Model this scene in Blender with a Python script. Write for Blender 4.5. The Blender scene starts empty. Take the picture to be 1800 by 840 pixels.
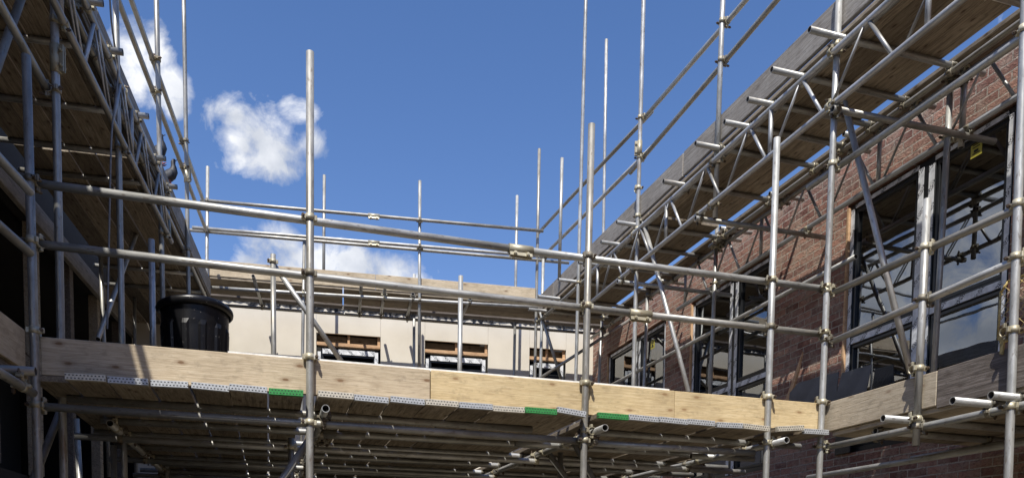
import bpy, bmesh, random
from math import *
from mathutils import Vector, Matrix
random.seed(7)
scene = bpy.context.scene
V = Vector
# ------------------------------------------------------------------ camera
CZ = 1.6
F_ = 1400.0; PITCH = radians(-3.64); ROLL = radians(0.7); PY = 1087.0; PX = 900.0
cp, sp, cr, sr = cos(PITCH), sin(PITCH), cos(ROLL), sin(ROLL)
cam_d = bpy.data.cameras.new('camera'); cam = bpy.data.objects.new('camera', cam_d)
scene.collection.objects.link(cam); scene.camera = cam
fwd = V((0, cp, sp)); up0 = V((0, -sp, cp)); rt0 = V((1, 0, 0))
rt = rt0*cr + up0*sr; up = -rt0*sr + up0*cr
m = Matrix.Identity(4)
for i in range(3):
    m[i][0] = rt[i]; m[i][1] = up[i]; m[i][2] = -fwd[i]
m[2][3] = CZ
cam.matrix_world = m
cam_d.sensor_width = 36; cam_d.lens = F_/1800*36
cam_d.shift_y = (PY-420)/1800; cam_d.clip_start = 0.1; cam_d.clip_end = 3000
# ------------------------------------------------------------------ light
SUN_EL = radians(57); SUN_HEAD = radians(9)       # direction the light travels, clockwise from +Y
world = bpy.data.worlds.new('World'); scene.world = world; world.use_nodes = True
sd = bpy.data.lights.new('sun', 'SUN'); sun = bpy.data.objects.new('sun', sd); scene.collection.objects.link(sun)
sd.energy = 5.0; sd.angle = radians(0.5); sd.color = (1, .95, .87)
ldir = V((sin(SUN_HEAD)*cos(SUN_EL), cos(SUN_HEAD)*cos(SUN_EL), -sin(SUN_EL)))
sun.rotation_euler = ldir.to_track_quat('-Z', 'Y').to_euler()
scene.view_settings.view_transform = 'Standard'; scene.view_settings.look = 'None'
scene.view_settings.exposure = 0.45; scene.view_settings.gamma = 1
scene.cycles.max_bounces = 6; scene.cycles.diffuse_bounces = 3; scene.cycles.glossy_bounces = 4
scene.cycles.use_denoising = True
# ------------------------------------------------------------------ pixel -> world
def ray(px, py):
    a = (px-PX)/F_; b = -(py-PY)/F_
    x = a*cr-b*sr; zu = a*sr+b*cr
    return V((x, cp-zu*sp, sp+zu*cp))
class Frame:
    """vertical plane: x along, y (d) into/away, z height; origin at ground level"""
    def __init__(s, P, yaw_dir, normal):
        s.o = V((P.x, P.y, 0)); s.dx = yaw_dir; s.n = normal
    def px(s, x, y, d=0):                 # camera-relative hit turned into world
        r = ray(x, y); t = (s.o + s.n*d).dot(s.n)/r.dot(s.n)
        return r*t + V((0, 0, CZ))
    def p(s, a, d, h): return s.o + s.dx*a + s.n*d + V((0, 0, h))      # h = world height
    def sh(s, x, y, d=0):
        P = s.px(x, y, d); return (P-s.o).dot(s.dx), P.z
    def mat(s, a=0, d=0, h=0):
        M = Matrix.Identity(4); o = s.p(a, d, h)
        for i in range(3):
            M[i][0] = s.dx[i]; M[i][1] = s.n[i]; M[i][2] = (0, 0, 1)[i]; M[i][3] = o[i]
        return M
YR = radians(-17); YL = radians(-12.9); YB = radians(-12)
r0 = ray(545, 680); P0 = r0*(5.1/r0.y)
Fr = Frame(P0, V((cos(YR), -sin(YR), 0)), V((sin(YR), cos(YR), 0)))
def rel(P): return V((P.x, P.y, 0))
Rr = Frame(rel(Fr.px(1450, 745)), V((sin(YR), cos(YR), 0)), V((cos(YR), -sin(YR), 0)))
Lr = Frame(rel(Fr.px(60, 650)), V((sin(YL), cos(YL), 0)), V((cos(YL), -sin(YL), 0)))
Br = Frame(rel(Rr.px(945, 520)), V((cos(YB), -sin(YB), 0)), V((sin(YB), cos(YB), 0)))
# heights relative to the eye -> world
H = lambda h: h+CZ
# ------------------------------------------------------------------ materials
def new_mat(name):
    mt = bpy.data.materials.new(name); mt.use_nodes = True; nt = mt.node_tree
    b = nt.nodes['Principled BSDF']; return mt, nt, b
def N(nt, t, **k):
    n = nt.nodes.new(t)
    for a, v in k.items():
        if a in n.inputs: n.inputs[a].default_value = v
        else: setattr(n, a, v)
    return n
def ramp(nt, src, stops):
    r = nt.nodes.new('ShaderNodeValToRGB'); e = r.color_ramp.elements
    while len(e) < len(stops): e.new(.5)
    for i, (p, c) in enumerate(stops):
        e[i].position = p; e[i].color = (*c, 1) if len(c) == 3 else c
    nt.links.new(src, r.inputs[0]); return r.outputs[0]
def mapping(nt, scale=(1, 1, 1), coord='Object', loc=None):
    tc = nt.nodes.new('ShaderNodeTexCoord'); mp = nt.nodes.new('ShaderNodeMapping')
    mp.inputs['Scale'].default_value = scale; nt.links.new(tc.outputs[coord], mp.inputs[0])
    if loc == 'rand':
        oi = nt.nodes.new('ShaderNodeObjectInfo'); mu = nt.nodes.new('ShaderNodeVectorMath'); mu.operation = 'SCALE'
        cx = nt.nodes.new('ShaderNodeCombineXYZ')
        for i in range(3): nt.links.new(oi.outputs['Random'], cx.inputs[i])
        nt.links.new(cx.outputs[0], mu.inputs[0]); mu.inputs['Scale'].default_value = 37.0
        nt.links.new(mu.outputs[0], mp.inputs['Location'])
    return mp.outputs[0]
def noise(nt, vec, scale, detail=4, rough=.55, dist=0):
    n = nt.nodes.new('ShaderNodeTexNoise'); n.inputs['Scale'].default_value = scale
    n.inputs['Detail'].default_value = detail; n.inputs['Roughness'].default_value = rough
    n.inputs['Distortion'].default_value = dist
    nt.links.new(vec, n.inputs['Vector']); return n.outputs['Fac']
def mixc(nt, fac, a, b, mode='MIX'):
    mx = nt.nodes.new('ShaderNodeMix'); mx.data_type = 'RGBA'; mx.blend_type = mode
    for s, v in ((0, fac), (6, a), (7, b)):
        if isinstance(v, (int, float)): mx.inputs[s].default_value = v
        elif isinstance(v, tuple): mx.inputs[s].default_value = (*v, 1)
        else: nt.links.new(v, mx.inputs[s])
    return mx.outputs[2]
def math_(nt, op, a, b=None, c=None):
    n = nt.nodes.new('ShaderNodeMath'); n.operation = op
    for i, v in enumerate((a, b, c)):
        if v is None: continue
        if isinstance(v, (int, float)): n.inputs[i].default_value = v
        else: nt.links.new(v, n.inputs[i])
    return n.outputs[0]
def bump(nt, b, h, strength=.3, dist=.01):
    bp = nt.nodes.new('ShaderNodeBump'); bp.inputs['Strength'].default_value = strength
    bp.inputs['Distance'].default_value = dist
    nt.links.new(h, bp.inputs['Height']); nt.links.new(bp.outputs[0], b.inputs['Normal'])
def steel(name, c1, c2, metal=.75, r1=.38, r2=.6, spots=None):
    mt, nt, b = new_mat(name)
    v = mapping(nt, (1, 1, .35), loc='rand')
    n1 = noise(nt, v, 22, 6, .65); n2 = noise(nt, v, 4, 3, .6)
    oi = nt.nodes.new('ShaderNodeObjectInfo')
    col = ramp(nt, n1, [(.3, c1), (.7, c2)])
    shade = ramp(nt, n2, [(.35, (.62, .6, .56)), (.6, (1, 1, 1))])
    col = mixc(nt, .8, col, shade, 'MULTIPLY')
    rnd = ramp(nt, oi.outputs['Random'], [(0, (.62, .6, .56)), (.5, (.85, .86, .86)), (1, (1.0, 1.0, 1.0))])
    rust = noise(nt, mapping(nt, (1, 1, .25), loc='rand'), 7, 6, .7)
    col = mixc(nt, math_(nt, 'MULTIPLY', ramp(nt, rust, [(.6, (0, 0, 0)), (.7, (1, 1, 1))]), .55), col, (.2, .13, .08))
    cem = noise(nt, mapping(nt, (1, 1, .6), loc='rand'), 16, 5, .7)
    col = mixc(nt, math_(nt, 'MULTIPLY', ramp(nt, cem, [(.64, (0, 0, 0)), (.67, (1, 1, 1))]), .7), col, (.62, .6, .55))
    col = mixc(nt, 1.0, col, rnd, 'MULTIPLY')
    n3 = noise(nt, v, 55, 2, .5)
    spot = ramp(nt, n3, [(.63, (0, 0, 0)), (.68, (1, 1, 1))])
    col = mixc(nt, math_(nt, 'MULTIPLY', spot, .55), col, spots or (.16, .13, .1))
    nt.links.new(col, b.inputs['Base Color'])
    b.inputs['Metallic'].default_value = metal
    rr = math_(nt, 'MULTIPLY_ADD', n1, r2-r1, r1); nt.links.new(rr, b.inputs['Roughness'])
    return mt
M_STEEL = steel('galvanised_steel', (.36, .36, .345), (.6, .6, .575), .42, .32, .52)
M_ZINC = steel('zinc_coupler', (.42, .38, .27), (.66, .62, .48), .35, .35, .6, (.2, .12, .06))
M_DARKZ = steel('weathered_coupler', (.16, .145, .11), (.4, .37, .3), .35, .45, .7, (.12, .07, .04))
M_ALU = steel('lattice_aluminium', (.42, .43, .44), (.62, .63, .64), .5, .35, .55, (.25, .25, .25))
M_BAND = None
def wood(name, a, b_, c, knots=.5, rough=.8, bstr=.35, sc=1.0, rv=.85):
    mt, nt, b = new_mat(name)
    v = mapping(nt, (.9*sc, 16*sc, 24*sc), loc='rand'); v2 = mapping(nt, (1, 1, 1), loc='rand')
    g = noise(nt, v, 3.2, 7, .62, 1.2); g2 = noise(nt, mapping(nt, (2.5, 30, 42), loc='rand'), 5, 5, .65, .4)
    col = ramp(nt, g, [(.34, a), (.5, b_), (.66, c)])
    fine = ramp(nt, g2, [(.34, (.66, .62, .58)), (.55, (1, 1, 1))])
    col = mixc(nt, .7, col, fine, 'MULTIPLY')
    big = noise(nt, v2, 2.3, 4, .6); col = mixc(nt, .6, col, ramp(nt, big, [(.35, (.68, .66, .64)), (.62, (1, 1, 1))]), 'MULTIPLY')
    # knots: sparse stretched cells
    sx = nt.nodes.new('ShaderNodeSeparateXYZ'); nt.links.new(mapping(nt), sx.inputs[0])
    oi0 = nt.nodes.new('ShaderNodeObjectInfo'); kx = nt.nodes.new('ShaderNodeCombineXYZ')
    nt.links.new(math_(nt, 'MULTIPLY_ADD', oi0.outputs['Random'], 53.0, math_(nt, 'MULTIPLY', sx.outputs[0], 3.2)), kx.inputs[0])
    nt.links.new(math_(nt, 'MULTIPLY', math_(nt, 'ADD', sx.outputs[1], sx.outputs[2]), 8.0), kx.inputs[1])
    vo = nt.nodes.new('ShaderNodeTexVoronoi'); vo.voronoi_dimensions = '2D'; vo.inputs['Scale'].default_value = 1.0; nt.links.new(kx.outputs[0], vo.inputs['Vector'])
    cs = nt.nodes.new('ShaderNodeSeparateColor'); nt.links.new(vo.outputs['Color'], cs.inputs[0])
    sel = math_(nt, 'GREATER_THAN', cs.outputs[0], .45)
    k = math_(nt, 'MULTIPLY', sel, ramp(nt, math_(nt, 'MULTIPLY_ADD', g2, .05, vo.outputs['Distance']), [(.07, (1, 1, 1)), (.1, (.45, .45, .45)), (.19, (0, 0, 0))]))
    col = mixc(nt, math_(nt, 'MULTIPLY', k, knots), col, (a[0]*.42, a[1]*.3, a[2]*.22))
    # stains and scuffs
    st = noise(nt, mapping(nt, (3, 6, 6), loc='rand'), 4.5, 5, .7)
    col = mixc(nt, math_(nt, 'MULTIPLY', ramp(nt, st, [(.54, (0, 0, 0)), (.68, (1, 1, 1))]), .5), col, tuple(x*.55 for x in a))
    oi = nt.nodes.new('ShaderNodeObjectInfo')
    col = mixc(nt, 1.0, col, ramp(nt, oi.outputs['Random'], [(0, (rv, rv*.98, rv*.95)), (1, (1, 1, 1))]), 'MULTIPLY')
    nt.links.new(col, b.inputs['Base Color']); b.inputs['Roughness'].default_value = rough
    bump(nt, b, math_(nt, 'ADD', g, g2), bstr, .004)
    return mt
M_TOE1 = wood('toe_board_pale_pine', (.42, .345, .235), (.545, .455, .32), (.61, .525, .385), 1.0)
M_TOE2 = wood('toe_board_yellow_pine', (.5, .385, .205), (.6, .475, .27), (.67, .55, .335), .8)
M_TOE3 = wood('toe_board_tan', (.4, .34, .25), (.53, .46, .345), (.6, .53, .41), .6)
M_GREYW = wood('weathered_grey_board', (.2, .18, .155), (.31, .29, .26), (.42, .4, .36), .3)
M_DARKW = wood('dark_weathered_board', (.085, .07, .06), (.15, .128, .11), (.24, .21, .19), .5)
M_DECK = wood('deck_board_underside', (.2, .16, .115), (.37, .31, .225), (.47, .405, .31), .9, .85, .5, rv=.55)
M_DECKD = wood('dark_deck_board', (.13, .105, .075), (.24, .2, .145), (.33, .285, .215), .95, .9, .5, rv=.5)  # deck board wood again in a darker tone
M_PINE = wood('sawn_pine', (.5, .3, .16), (.66, .43, .25), (.74, .52, .33), .4)
def plain(name, col, rough=.6, metal=0, ns=20, var=.25, bstr=.0, coat=0):
    mt, nt, b = new_mat(name)
    n = noise(nt, mapping(nt), ns, 5, .6)
    c = ramp(nt, n, [(.3, tuple(x*(1-var) for x in col)), (.7, tuple(min(1, x*(1+var*.5)) for x in col))])
    nt.links.new(c, b.inputs['Base Color']); b.inputs['Roughness'].default_value = rough; b.inputs['Metallic'].default_value = metal
    if bstr: bump(nt, b, n, bstr, .004)
    return mt
M_BLACK = plain('black_frame', (.012, .013, .014), .35, var=.3)
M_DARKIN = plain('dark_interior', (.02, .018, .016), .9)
M_RUBBER = plain('black_membrane', (.015, .015, .016), .35, ns=60, var=.5, bstr=1.0)
M_SHEET = plain('slate_grey_sheet', (.085, .092, .105), .4, ns=6, var=.35)
M_WHITE = plain('white_strip', (.75, .75, .72), .6)
M_CLAY = plain('timber_primer_grey', (.3, .29, .27), .8)
M_YEL = plain('yellow_sticker', (.5, .45, .07), .5, ns=90)
M_PAINTY = plain('chipped_yellow_paint', (.55, .42, .16), .6, ns=50, var=.6)
M_PIGEON = plain('pigeon_feathers', (.018, .02, .026), .6, ns=60, var=.5)
M_CORE = plain('tube_inside', (.05, .045, .04), .8)
def bin_mat():
    mt, nt, b = new_mat('black_bin_plastic')
    v = mapping(nt); n = noise(nt, v, 30, 4, .6); n2 = noise(nt, v, 5, 4, .6)
    sp_ = ramp(nt, n, [(.66, (.006, .006, .007)), (.72, (.3, .28, .25))])
    nt.links.new(sp_, b.inputs['Base Color']); b.inputs['Specular IOR Level'].default_value = .3
    nt.links.new(math_(nt, 'MULTIPLY_ADD', n2, .35, .16), b.inputs['Roughness']); bump(nt, b, n2, .3, .01)
    return mt
M_BIN = bin_mat()
def band(name, c):
    mt, nt, b = new_mat(name)
    tc = nt.nodes.new('ShaderNodeTexCoord'); sx = nt.nodes.new('ShaderNodeSeparateXYZ'); nt.links.new(tc.outputs['Object'], sx.inputs[0])
    # two staggered rows of short slots; the band's own x is across the board
    z = sx.outputs[2]; x = sx.outputs[1]
    row = math_(nt, 'GREATER_THAN', z, 0.0)
    xs = math_(nt, 'ADD', math_(nt, 'MULTIPLY', x, 52), math_(nt, 'MULTIPLY', row, .5))
    fr = math_(nt, 'FRACT', xs); a = math_(nt, 'GREATER_THAN', fr, .52)
    za = math_(nt, 'ABSOLUTE', z); zz = math_(nt, 'COMPARE', za, .0085, .0032)
    slot = math_(nt, 'MULTIPLY', a, zz)
    n = noise(nt, tc.outputs['Object'], 40, 5, .65)
    base = ramp(nt, n, [(.3, tuple(q*.7 for q in c)), (.6, c)])
    nt.links.new(mixc(nt, slot, base, (.03, .03, .03)), b.inputs['Base Color'])
    b.inputs['Roughness'].default_value = .5; b.inputs['Metallic'].default_value = .35
    return mt
M_BAND = band('galvanised_end_band', (.5, .52, .53)); M_GREEN = band('green_end_band', (.05, .3, .08))
M_BAND2 = band('scuffed_end_band', (.62, .58, .48))
def brick_mat():
    mt, nt, b = new_mat('rough_red_brick')
    v = mapping(nt)
    sx = nt.nodes.new('ShaderNodeSeparateXYZ'); nt.links.new(v, sx.inputs[0])
    cx = nt.nodes.new('ShaderNodeCombineXYZ'); nt.links.new(sx.outputs[0], cx.inputs[0]); nt.links.new(sx.outputs[2], cx.inputs[1])
    wob = nt.nodes.new('ShaderNodeTexNoise'); wob.inputs['Scale'].default_value = 9; nt.links.new(v, wob.inputs['Vector'])
    wv = nt.nodes.new('ShaderNodeVectorMath'); wv.operation = 'SCALE'; nt.links.new(wob.outputs['Color'], wv.inputs[0]); wv.inputs['Scale'].default_value = .012
    ad = nt.nodes.new('ShaderNodeVectorMath'); nt.links.new(cx.outputs[0], ad.inputs[0]); nt.links.new(wv.outputs[0], ad.inputs[1])
    br = nt.nodes.new('ShaderNodeTexBrick'); nt.links.new(ad.outputs[0], br.inputs['Vector'])
    br.inputs['Scale'].default_value = 1; br.inputs['Brick Width'].default_value = .225; br.inputs['Row Height'].default_value = .075
    br.inputs['Mortar Size'].default_value = .0075; br.inputs['Mortar Smooth'].default_value = .3
    br.inputs['Color1'].default_value = (.2, .085, .062, 1); br.inputs['Color2'].default_value = (.46, .25, .18, 1)
    br.inputs['Mortar'].default_value = (.5, .43, .35, 1)
    n = noise(nt, mapping(nt, (.7, 1, 1.25)), 24, 6, .66, 1.6); n2 = noise(nt, v, 5, 5, .65)
    col = mixc(nt, math_(nt, 'MULTIPLY', ramp(nt, n2, [(.44, (0, 0, 0)), (.64, (1, 1, 1))]), .65), br.outputs['Color'], (.43, .34, .265))
    col = mixc(nt, .75, col, ramp(nt, n, [(.34, (.34, .29, .27)), (.52, (1, 1, 1))]), 'MULTIPLY')
    nt.links.new(col, b.inputs['Base Color']); b.inputs['Roughness'].default_value = .9
    inv = math_(nt, 'SUBTRACT', 1.0, br.outputs['Fac'])
    h = math_(nt, 'ADD', math_(nt, 'MULTIPLY', n, 1.0), math_(nt, 'MULTIPLY', inv, .9))
    bump(nt, b, h, 1.0, .03)
    return mt
M_BRICK = brick_mat()
def cream():
    mt, nt, b = new_mat('cream_sheathing')
    v = mapping(nt); n = noise(nt, v, 2.2, 4, .5); sx = nt.nodes.new('ShaderNodeSeparateXYZ'); nt.links.new(v, sx.inputs[0])
    col = ramp(nt, n, [(.3, (.57, .525, .44)), (.7, (.65, .605, .515))])
    n2 = noise(nt, v, 25, 3, .5)
    col = mixc(nt, math_(nt, 'MULTIPLY', ramp(nt, n2, [(.66, (0, 0, 0)), (.72, (1, 1, 1))]), .25), col, (.3, .29, .27))
    nt.links.new(col, b.inputs['Base Color']); b.inputs['Roughness'].default_value = .85
    return mt
M_CREAM = cream()
def tape():
    mt, nt, b = new_mat('printed_protective_tape')
    tc = nt.nodes.new('ShaderNodeTexCoord'); sx = nt.nodes.new('ShaderNodeSeparateXYZ'); nt.links.new(tc.outputs['Object'], sx.inputs[0])
    # long axis = x+z (jambs run in z, heads in x): short dark printed marks every 17 cm
    lng = math_(nt, 'ADD', sx.outputs[0], sx.outputs[2])
    fr = math_(nt, 'FRACT', math_(nt, 'MULTIPLY', lng, 5.2)); mk = math_(nt, 'LESS_THAN', fr, .3)
    n = noise(nt, tc.outputs['Object'], 110, 1, .5); k = math_(nt, 'MULTIPLY', mk, math_(nt, 'GREATER_THAN', n, .52))
    n2 = noise(nt, tc.outputs['Object'], 9, 4, .6)
    base = ramp(nt, n2, [(.35, (.45, .47, .49)), (.6, (.76, .78, .8))])
    nt.links.new(mixc(nt, k, base, (.03, .03, .04)), b.inputs['Base Color']); b.inputs['Roughness'].default_value = .4
    return mt
M_TAPE = tape()
def glass():
    mt, nt, b = new_mat('window_glass')
    nt.nodes.remove(b); out = nt.nodes['Material Output']
    gl = nt.nodes.new('ShaderNodeBsdfGlossy'); gl.inputs['Roughness'].default_value = .0; gl.inputs['Color'].default_value = (.86, .9, .95, 1)
    tr = nt.nodes.new('ShaderNodeBsdfTransparent'); tr.inputs['Color'].default_value = (.45, .48, .47, 1)
    fr = nt.nodes.new('ShaderNodeFresnel'); fr.inputs['IOR'].default_value = 3.0
    mx = nt.nodes.new('ShaderNodeMixShader')
    n = noise(nt, mapping(nt), 1.6, 2, .5); bp = nt.nodes.new('ShaderNodeBump'); bp.inputs['Strength'].default_value = .06; bp.inputs['Distance'].default_value = .02
    nt.links.new(n, bp.inputs['Height']); nt.links.new(bp.outputs[0], gl.inputs['Normal']); nt.links.new(bp.outputs[0], fr.inputs['Normal'])
    nt.links.new(fr.outputs[0], mx.inputs[0]); nt.links.new(tr.outputs[0], mx.inputs[1]); nt.links.new(gl.outputs[0], mx.inputs[2])
    nt.links.new(mx.outputs[0], out.inputs['Surface'])
    return mt
M_GLASS = glass()
M_GROUND = plain('trodden_site_ground', (.16, .14, .105), .95, ns=3, var=.4, bstr=.6)
# ------------------------------------------------------------------ sky
def build_world():
    nt = world.node_tree; nt.nodes.clear(); L = nt.links
    out = nt.nodes.new('ShaderNodeOutputWorld'); bg = nt.nodes.new('ShaderNodeBackground')
    sky = nt.nodes.new('ShaderNodeTexSky'); sky.sky_type = 'NISHITA'; sky.sun_disc = False
    sky.sun_elevation = SUN_EL; sky.sun_rotation = radians(180)+SUN_HEAD
    sky.altitude = 200; sky.air_density = 1.0; sky.dust_density = .5; sky.ozone_density = 3.0
    bg.inputs['Strength'].default_value = .1
    tc = nt.nodes.new('ShaderNodeTexCoord'); vec = tc.outputs['Generated']
    def dirn(x, y): r = ray(x, y); r.normalize(); return r
    wn = nt.nodes.new('ShaderNodeTexNoise'); wn.inputs['Scale'].default_value = 21; wn.inputs['Detail'].default_value = 9; wn.inputs['Roughness'].default_value = .6; wn.inputs['Distortion'].default_value = .35
    L.new(vec, wn.inputs['Vector'])
    # blobs: (pixel x, pixel y, half width px, half height px)
    blobs = [(462, 243, 98, 64), (470, 280, 78, 40), (545, 250, 52, 34), (412, 208, 36, 30), (520, 200, 40, 26),
             (276, 85, 34, 46), (235, 100, 48, 70), (295, 150, 36, 42), (312, 190, 24, 24),
             (475, 430, 60, 50), (500, 475, 95, 54), (590, 476, 100, 52), (680, 482, 88, 46), (735, 492, 30, 22),
             (2300, -200, 300, 160), (-1500, 350, 620, 330), (-3200, -200, 900, 500), (-900, 500, 200, 100)]
    acc = None
    for bx, by, rx, ry in blobs:
        c = dirn(bx, by); rx_ = rx/F_*.82; ry_ = ry/F_*.8
        right = V((0, 0, 1)).cross(c) * -1; right.normalize(); upv = right.cross(c); upv.normalize()
        def comp(ax, r):
            dp = nt.nodes.new('ShaderNodeVectorMath'); dp.operation = 'DOT_PRODUCT'; L.new(vec, dp.inputs[0]); dp.inputs[1].default_value = ax
            return math_(nt, 'POWER', math_(nt, 'ABSOLUTE', math_(nt, 'DIVIDE', math_(nt, 'SUBTRACT', dp.outputs['Value'], ax.dot(c)), r)), 2)
        front = nt.nodes.new('ShaderNodeVectorMath'); front.operation = 'DOT_PRODUCT'; L.new(vec, front.inputs[0]); front.inputs[1].default_value = c
        q = math_(nt, 'ADD', comp(right, rx_), comp(upv, ry_))
        f = math_(nt, 'SUBTRACT', 1.0, q)
        f = math_(nt, 'MULTIPLY', math_(nt, 'MAXIMUM', f, -2.0), math_(nt, 'GREATER_THAN', front.outputs['Value'], 0.0))
        f = math_(nt, 'SUBTRACT', f, math_(nt, 'MULTIPLY', math_(nt, 'LESS_THAN', front.outputs['Value'], 0.0), 3.0))
        acc = f if acc is None else math_(nt, 'MAXIMUM', acc, f)
    dens = math_(nt, 'ADD', acc, math_(nt, 'MULTIPLY', math_(nt, 'SUBTRACT', wn.outputs['Fac'], .5), 4.2))
    mask = ramp(nt, dens, [(.0, (0, 0, 0)), (.35, (.3, .3, .3)), (1.0, (1, 1, 1))])
    n2 = nt.nodes.new('ShaderNodeTexNoise'); n2.inputs['Scale'].default_value = 15; n2.inputs['Detail'].default_value = 6; L.new(vec, n2.inputs['Vector'])
    ccol = ramp(nt, n2.outputs['Fac'], [(.36, (4.5, 4.8, 5.4)), (.6, (8.0, 8.1, 8.3))])
    hs = nt.nodes.new('ShaderNodeHueSaturation'); hs.inputs['Saturation'].default_value = 1.2; hs.inputs['Value'].default_value = 1.16
    L.new(sky.outputs[0], hs.inputs['Color'])
    col = mixc(nt, math_(nt, 'MULTIPLY', mask, .93), mixc(nt, 1.0, hs.outputs[0], (1.2, .98, 1.03), 'MULTIPLY'), ccol)
    L.new(col, bg.inputs['Color']); L.new(bg.outputs[0], out.inputs[0])
build_world()
# ------------------------------------------------------------------ object helpers
COL = scene.collection
WM = {}
def link(o, M, parent=None):
    COL.objects.link(o)
    if parent is not None:
        o.parent = parent; o.matrix_basis = WM[parent].inverted() @ M
    else: o.matrix_basis = M
    WM[o] = M; return o
def tagit(o, label, cat, group=None, kind=None):
    if label: o['label'] = label
    if cat: o['category'] = cat
    if group: o['group'] = group
    if kind: o['kind'] = kind
    return o
def empty(name, M, label, cat, group=None):
    o = bpy.data.objects.new(name, None); o.empty_display_size = .1
    link(o, M); return tagit(o, label, cat, group)
def mesh_obj(name, me, M, parent=None, label=None, cat=None, group=None, kind=None):
    o = bpy.data.objects.new(name, me); link(o, M, parent); return tagit(o, label, cat, group, kind)
def to_mesh(bm, name, mats, smooth=False):
    bmesh.ops.recalc_face_normals(bm, faces=bm.faces[:])
    me = bpy.data.meshes.new(name); bm.to_mesh(me); bm.free()
    for mt in mats: me.materials.append(mt)
    if smooth:
        for p in me.polygons: p.use_smooth = True
    return me
def bbox(bm, x0, x1, y0, y1, z0, z1, bev=0, mi=0):
    vs = [bm.verts.new((x, y, z)) for x in (x0, x1) for y in (y0, y1) for z in (z0, z1)]
    fs = []
    for a in ((0, 1, 3, 2), (4, 6, 7, 5), (0, 4, 5, 1), (2, 3, 7, 6), (0, 2, 6, 4), (1, 5, 7, 3)):
        f = bm.faces.new([vs[i] for i in a]); f.material_index = mi; fs.append(f)
    if bev:
        es = list({e for f in fs for e in f.edges})
        bmesh.ops.bevel(bm, geom=es, offset=bev, segments=1, affect='EDGES')
    return fs
def box_obj(name, fr, s0, s1, d0, d1, h0, h1, mat, parent=None, bev=0, **k):
    bm = bmesh.new(); hx, hy, hz = (s1-s0)/2, (d1-d0)/2, (h1-h0)/2
    bbox(bm, -hx, hx, -hy, hy, -hz, hz, bev)
    return mesh_obj(name, to_mesh(bm, name, [mat]), fr.mat((s0+s1)/2, (d0+d1)/2, (h0+h1)/2), parent, **k)
def ring(bm, z, r, n, c=(0, 0)):
    return [bm.verts.new((c[0]+r*cos(2*pi*i/n), c[1]+r*sin(2*pi*i/n), z)) for i in range(n)]
def skin(bm, a, b, smooth=True, mi=0):
    n = len(a)
    for i in range(n):
        f = bm.faces.new((a[i], a[(i+1) % n], b[(i+1) % n], b[i])); f.smooth = smooth; f.material_index = mi
def tube_bm(L, r=.02415, n=18, wall=.004, bm=None):
    bm = bm or bmesh.new()
    segs = max(1, int(L/1.2)); prev = None; first = None
    # slight irregular bow so that long tubes are not ruler straight
    ax, ay = random.uniform(-.0035, .0035), random.uniform(-.0035, .0035)
    for i in range(segs+1):
        t = i/segs; w = sin(pi*t)
        rg = ring(bm, L*t, r, n, (ax*w, ay*w))
        if prev: skin(bm, prev, rg)
        else: first = rg
        prev = rg
    if wall:
        for end, z, zi in ((first, 0, min(.25, L/2)), (prev, L, L-min(.25, L/2))):
            i1 = ring(bm, z, r-wall, n); i2 = ring(bm, zi, r-wall, n)
            skin(bm, end, i1, False); skin(bm, i1, i2, True, 1)
            f = bm.faces.new(i2); f.material_index = 1
    else:
        bm.faces.new(first); bm.faces.new(prev)
    return bm
def axmat(A, B, roll=0):
    z = (B-A).normalized(); x = z.orthogonal().normalized() if abs(z.z) < .9 else V((1, 0, 0)) - z*z.x
    x.normalize(); y = z.cross(x)
    M = Matrix.Identity(4)
    for i in range(3): M[i][0] = x[i]; M[i][1] = y[i]; M[i][2] = z[i]; M[i][3] = A[i]
    return M @ Matrix.Rotation(roll, 4, 'Z')
class Tube: pass
TUBES = []
def tube(name, A, B, label=None, group=None, cat='scaffold tube', r=.02415, mat=None, parent=None, jt='r', wall=.004, n=18):
    A = V(A); B = V(B)
    me = to_mesh(tube_bm((B-A).length, r, n, wall), name, [mat or M_STEEL, M_CORE])
    o = mesh_obj(name, me, axmat(A, B, random.uniform(0, 6)), parent, label, cat if parent is None else None, group)
    t = Tube(); t.o = o; t.A = A; t.B = B; t.jt = jt; t.n = 0
    if jt: TUBES.append(t)
    return t
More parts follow.
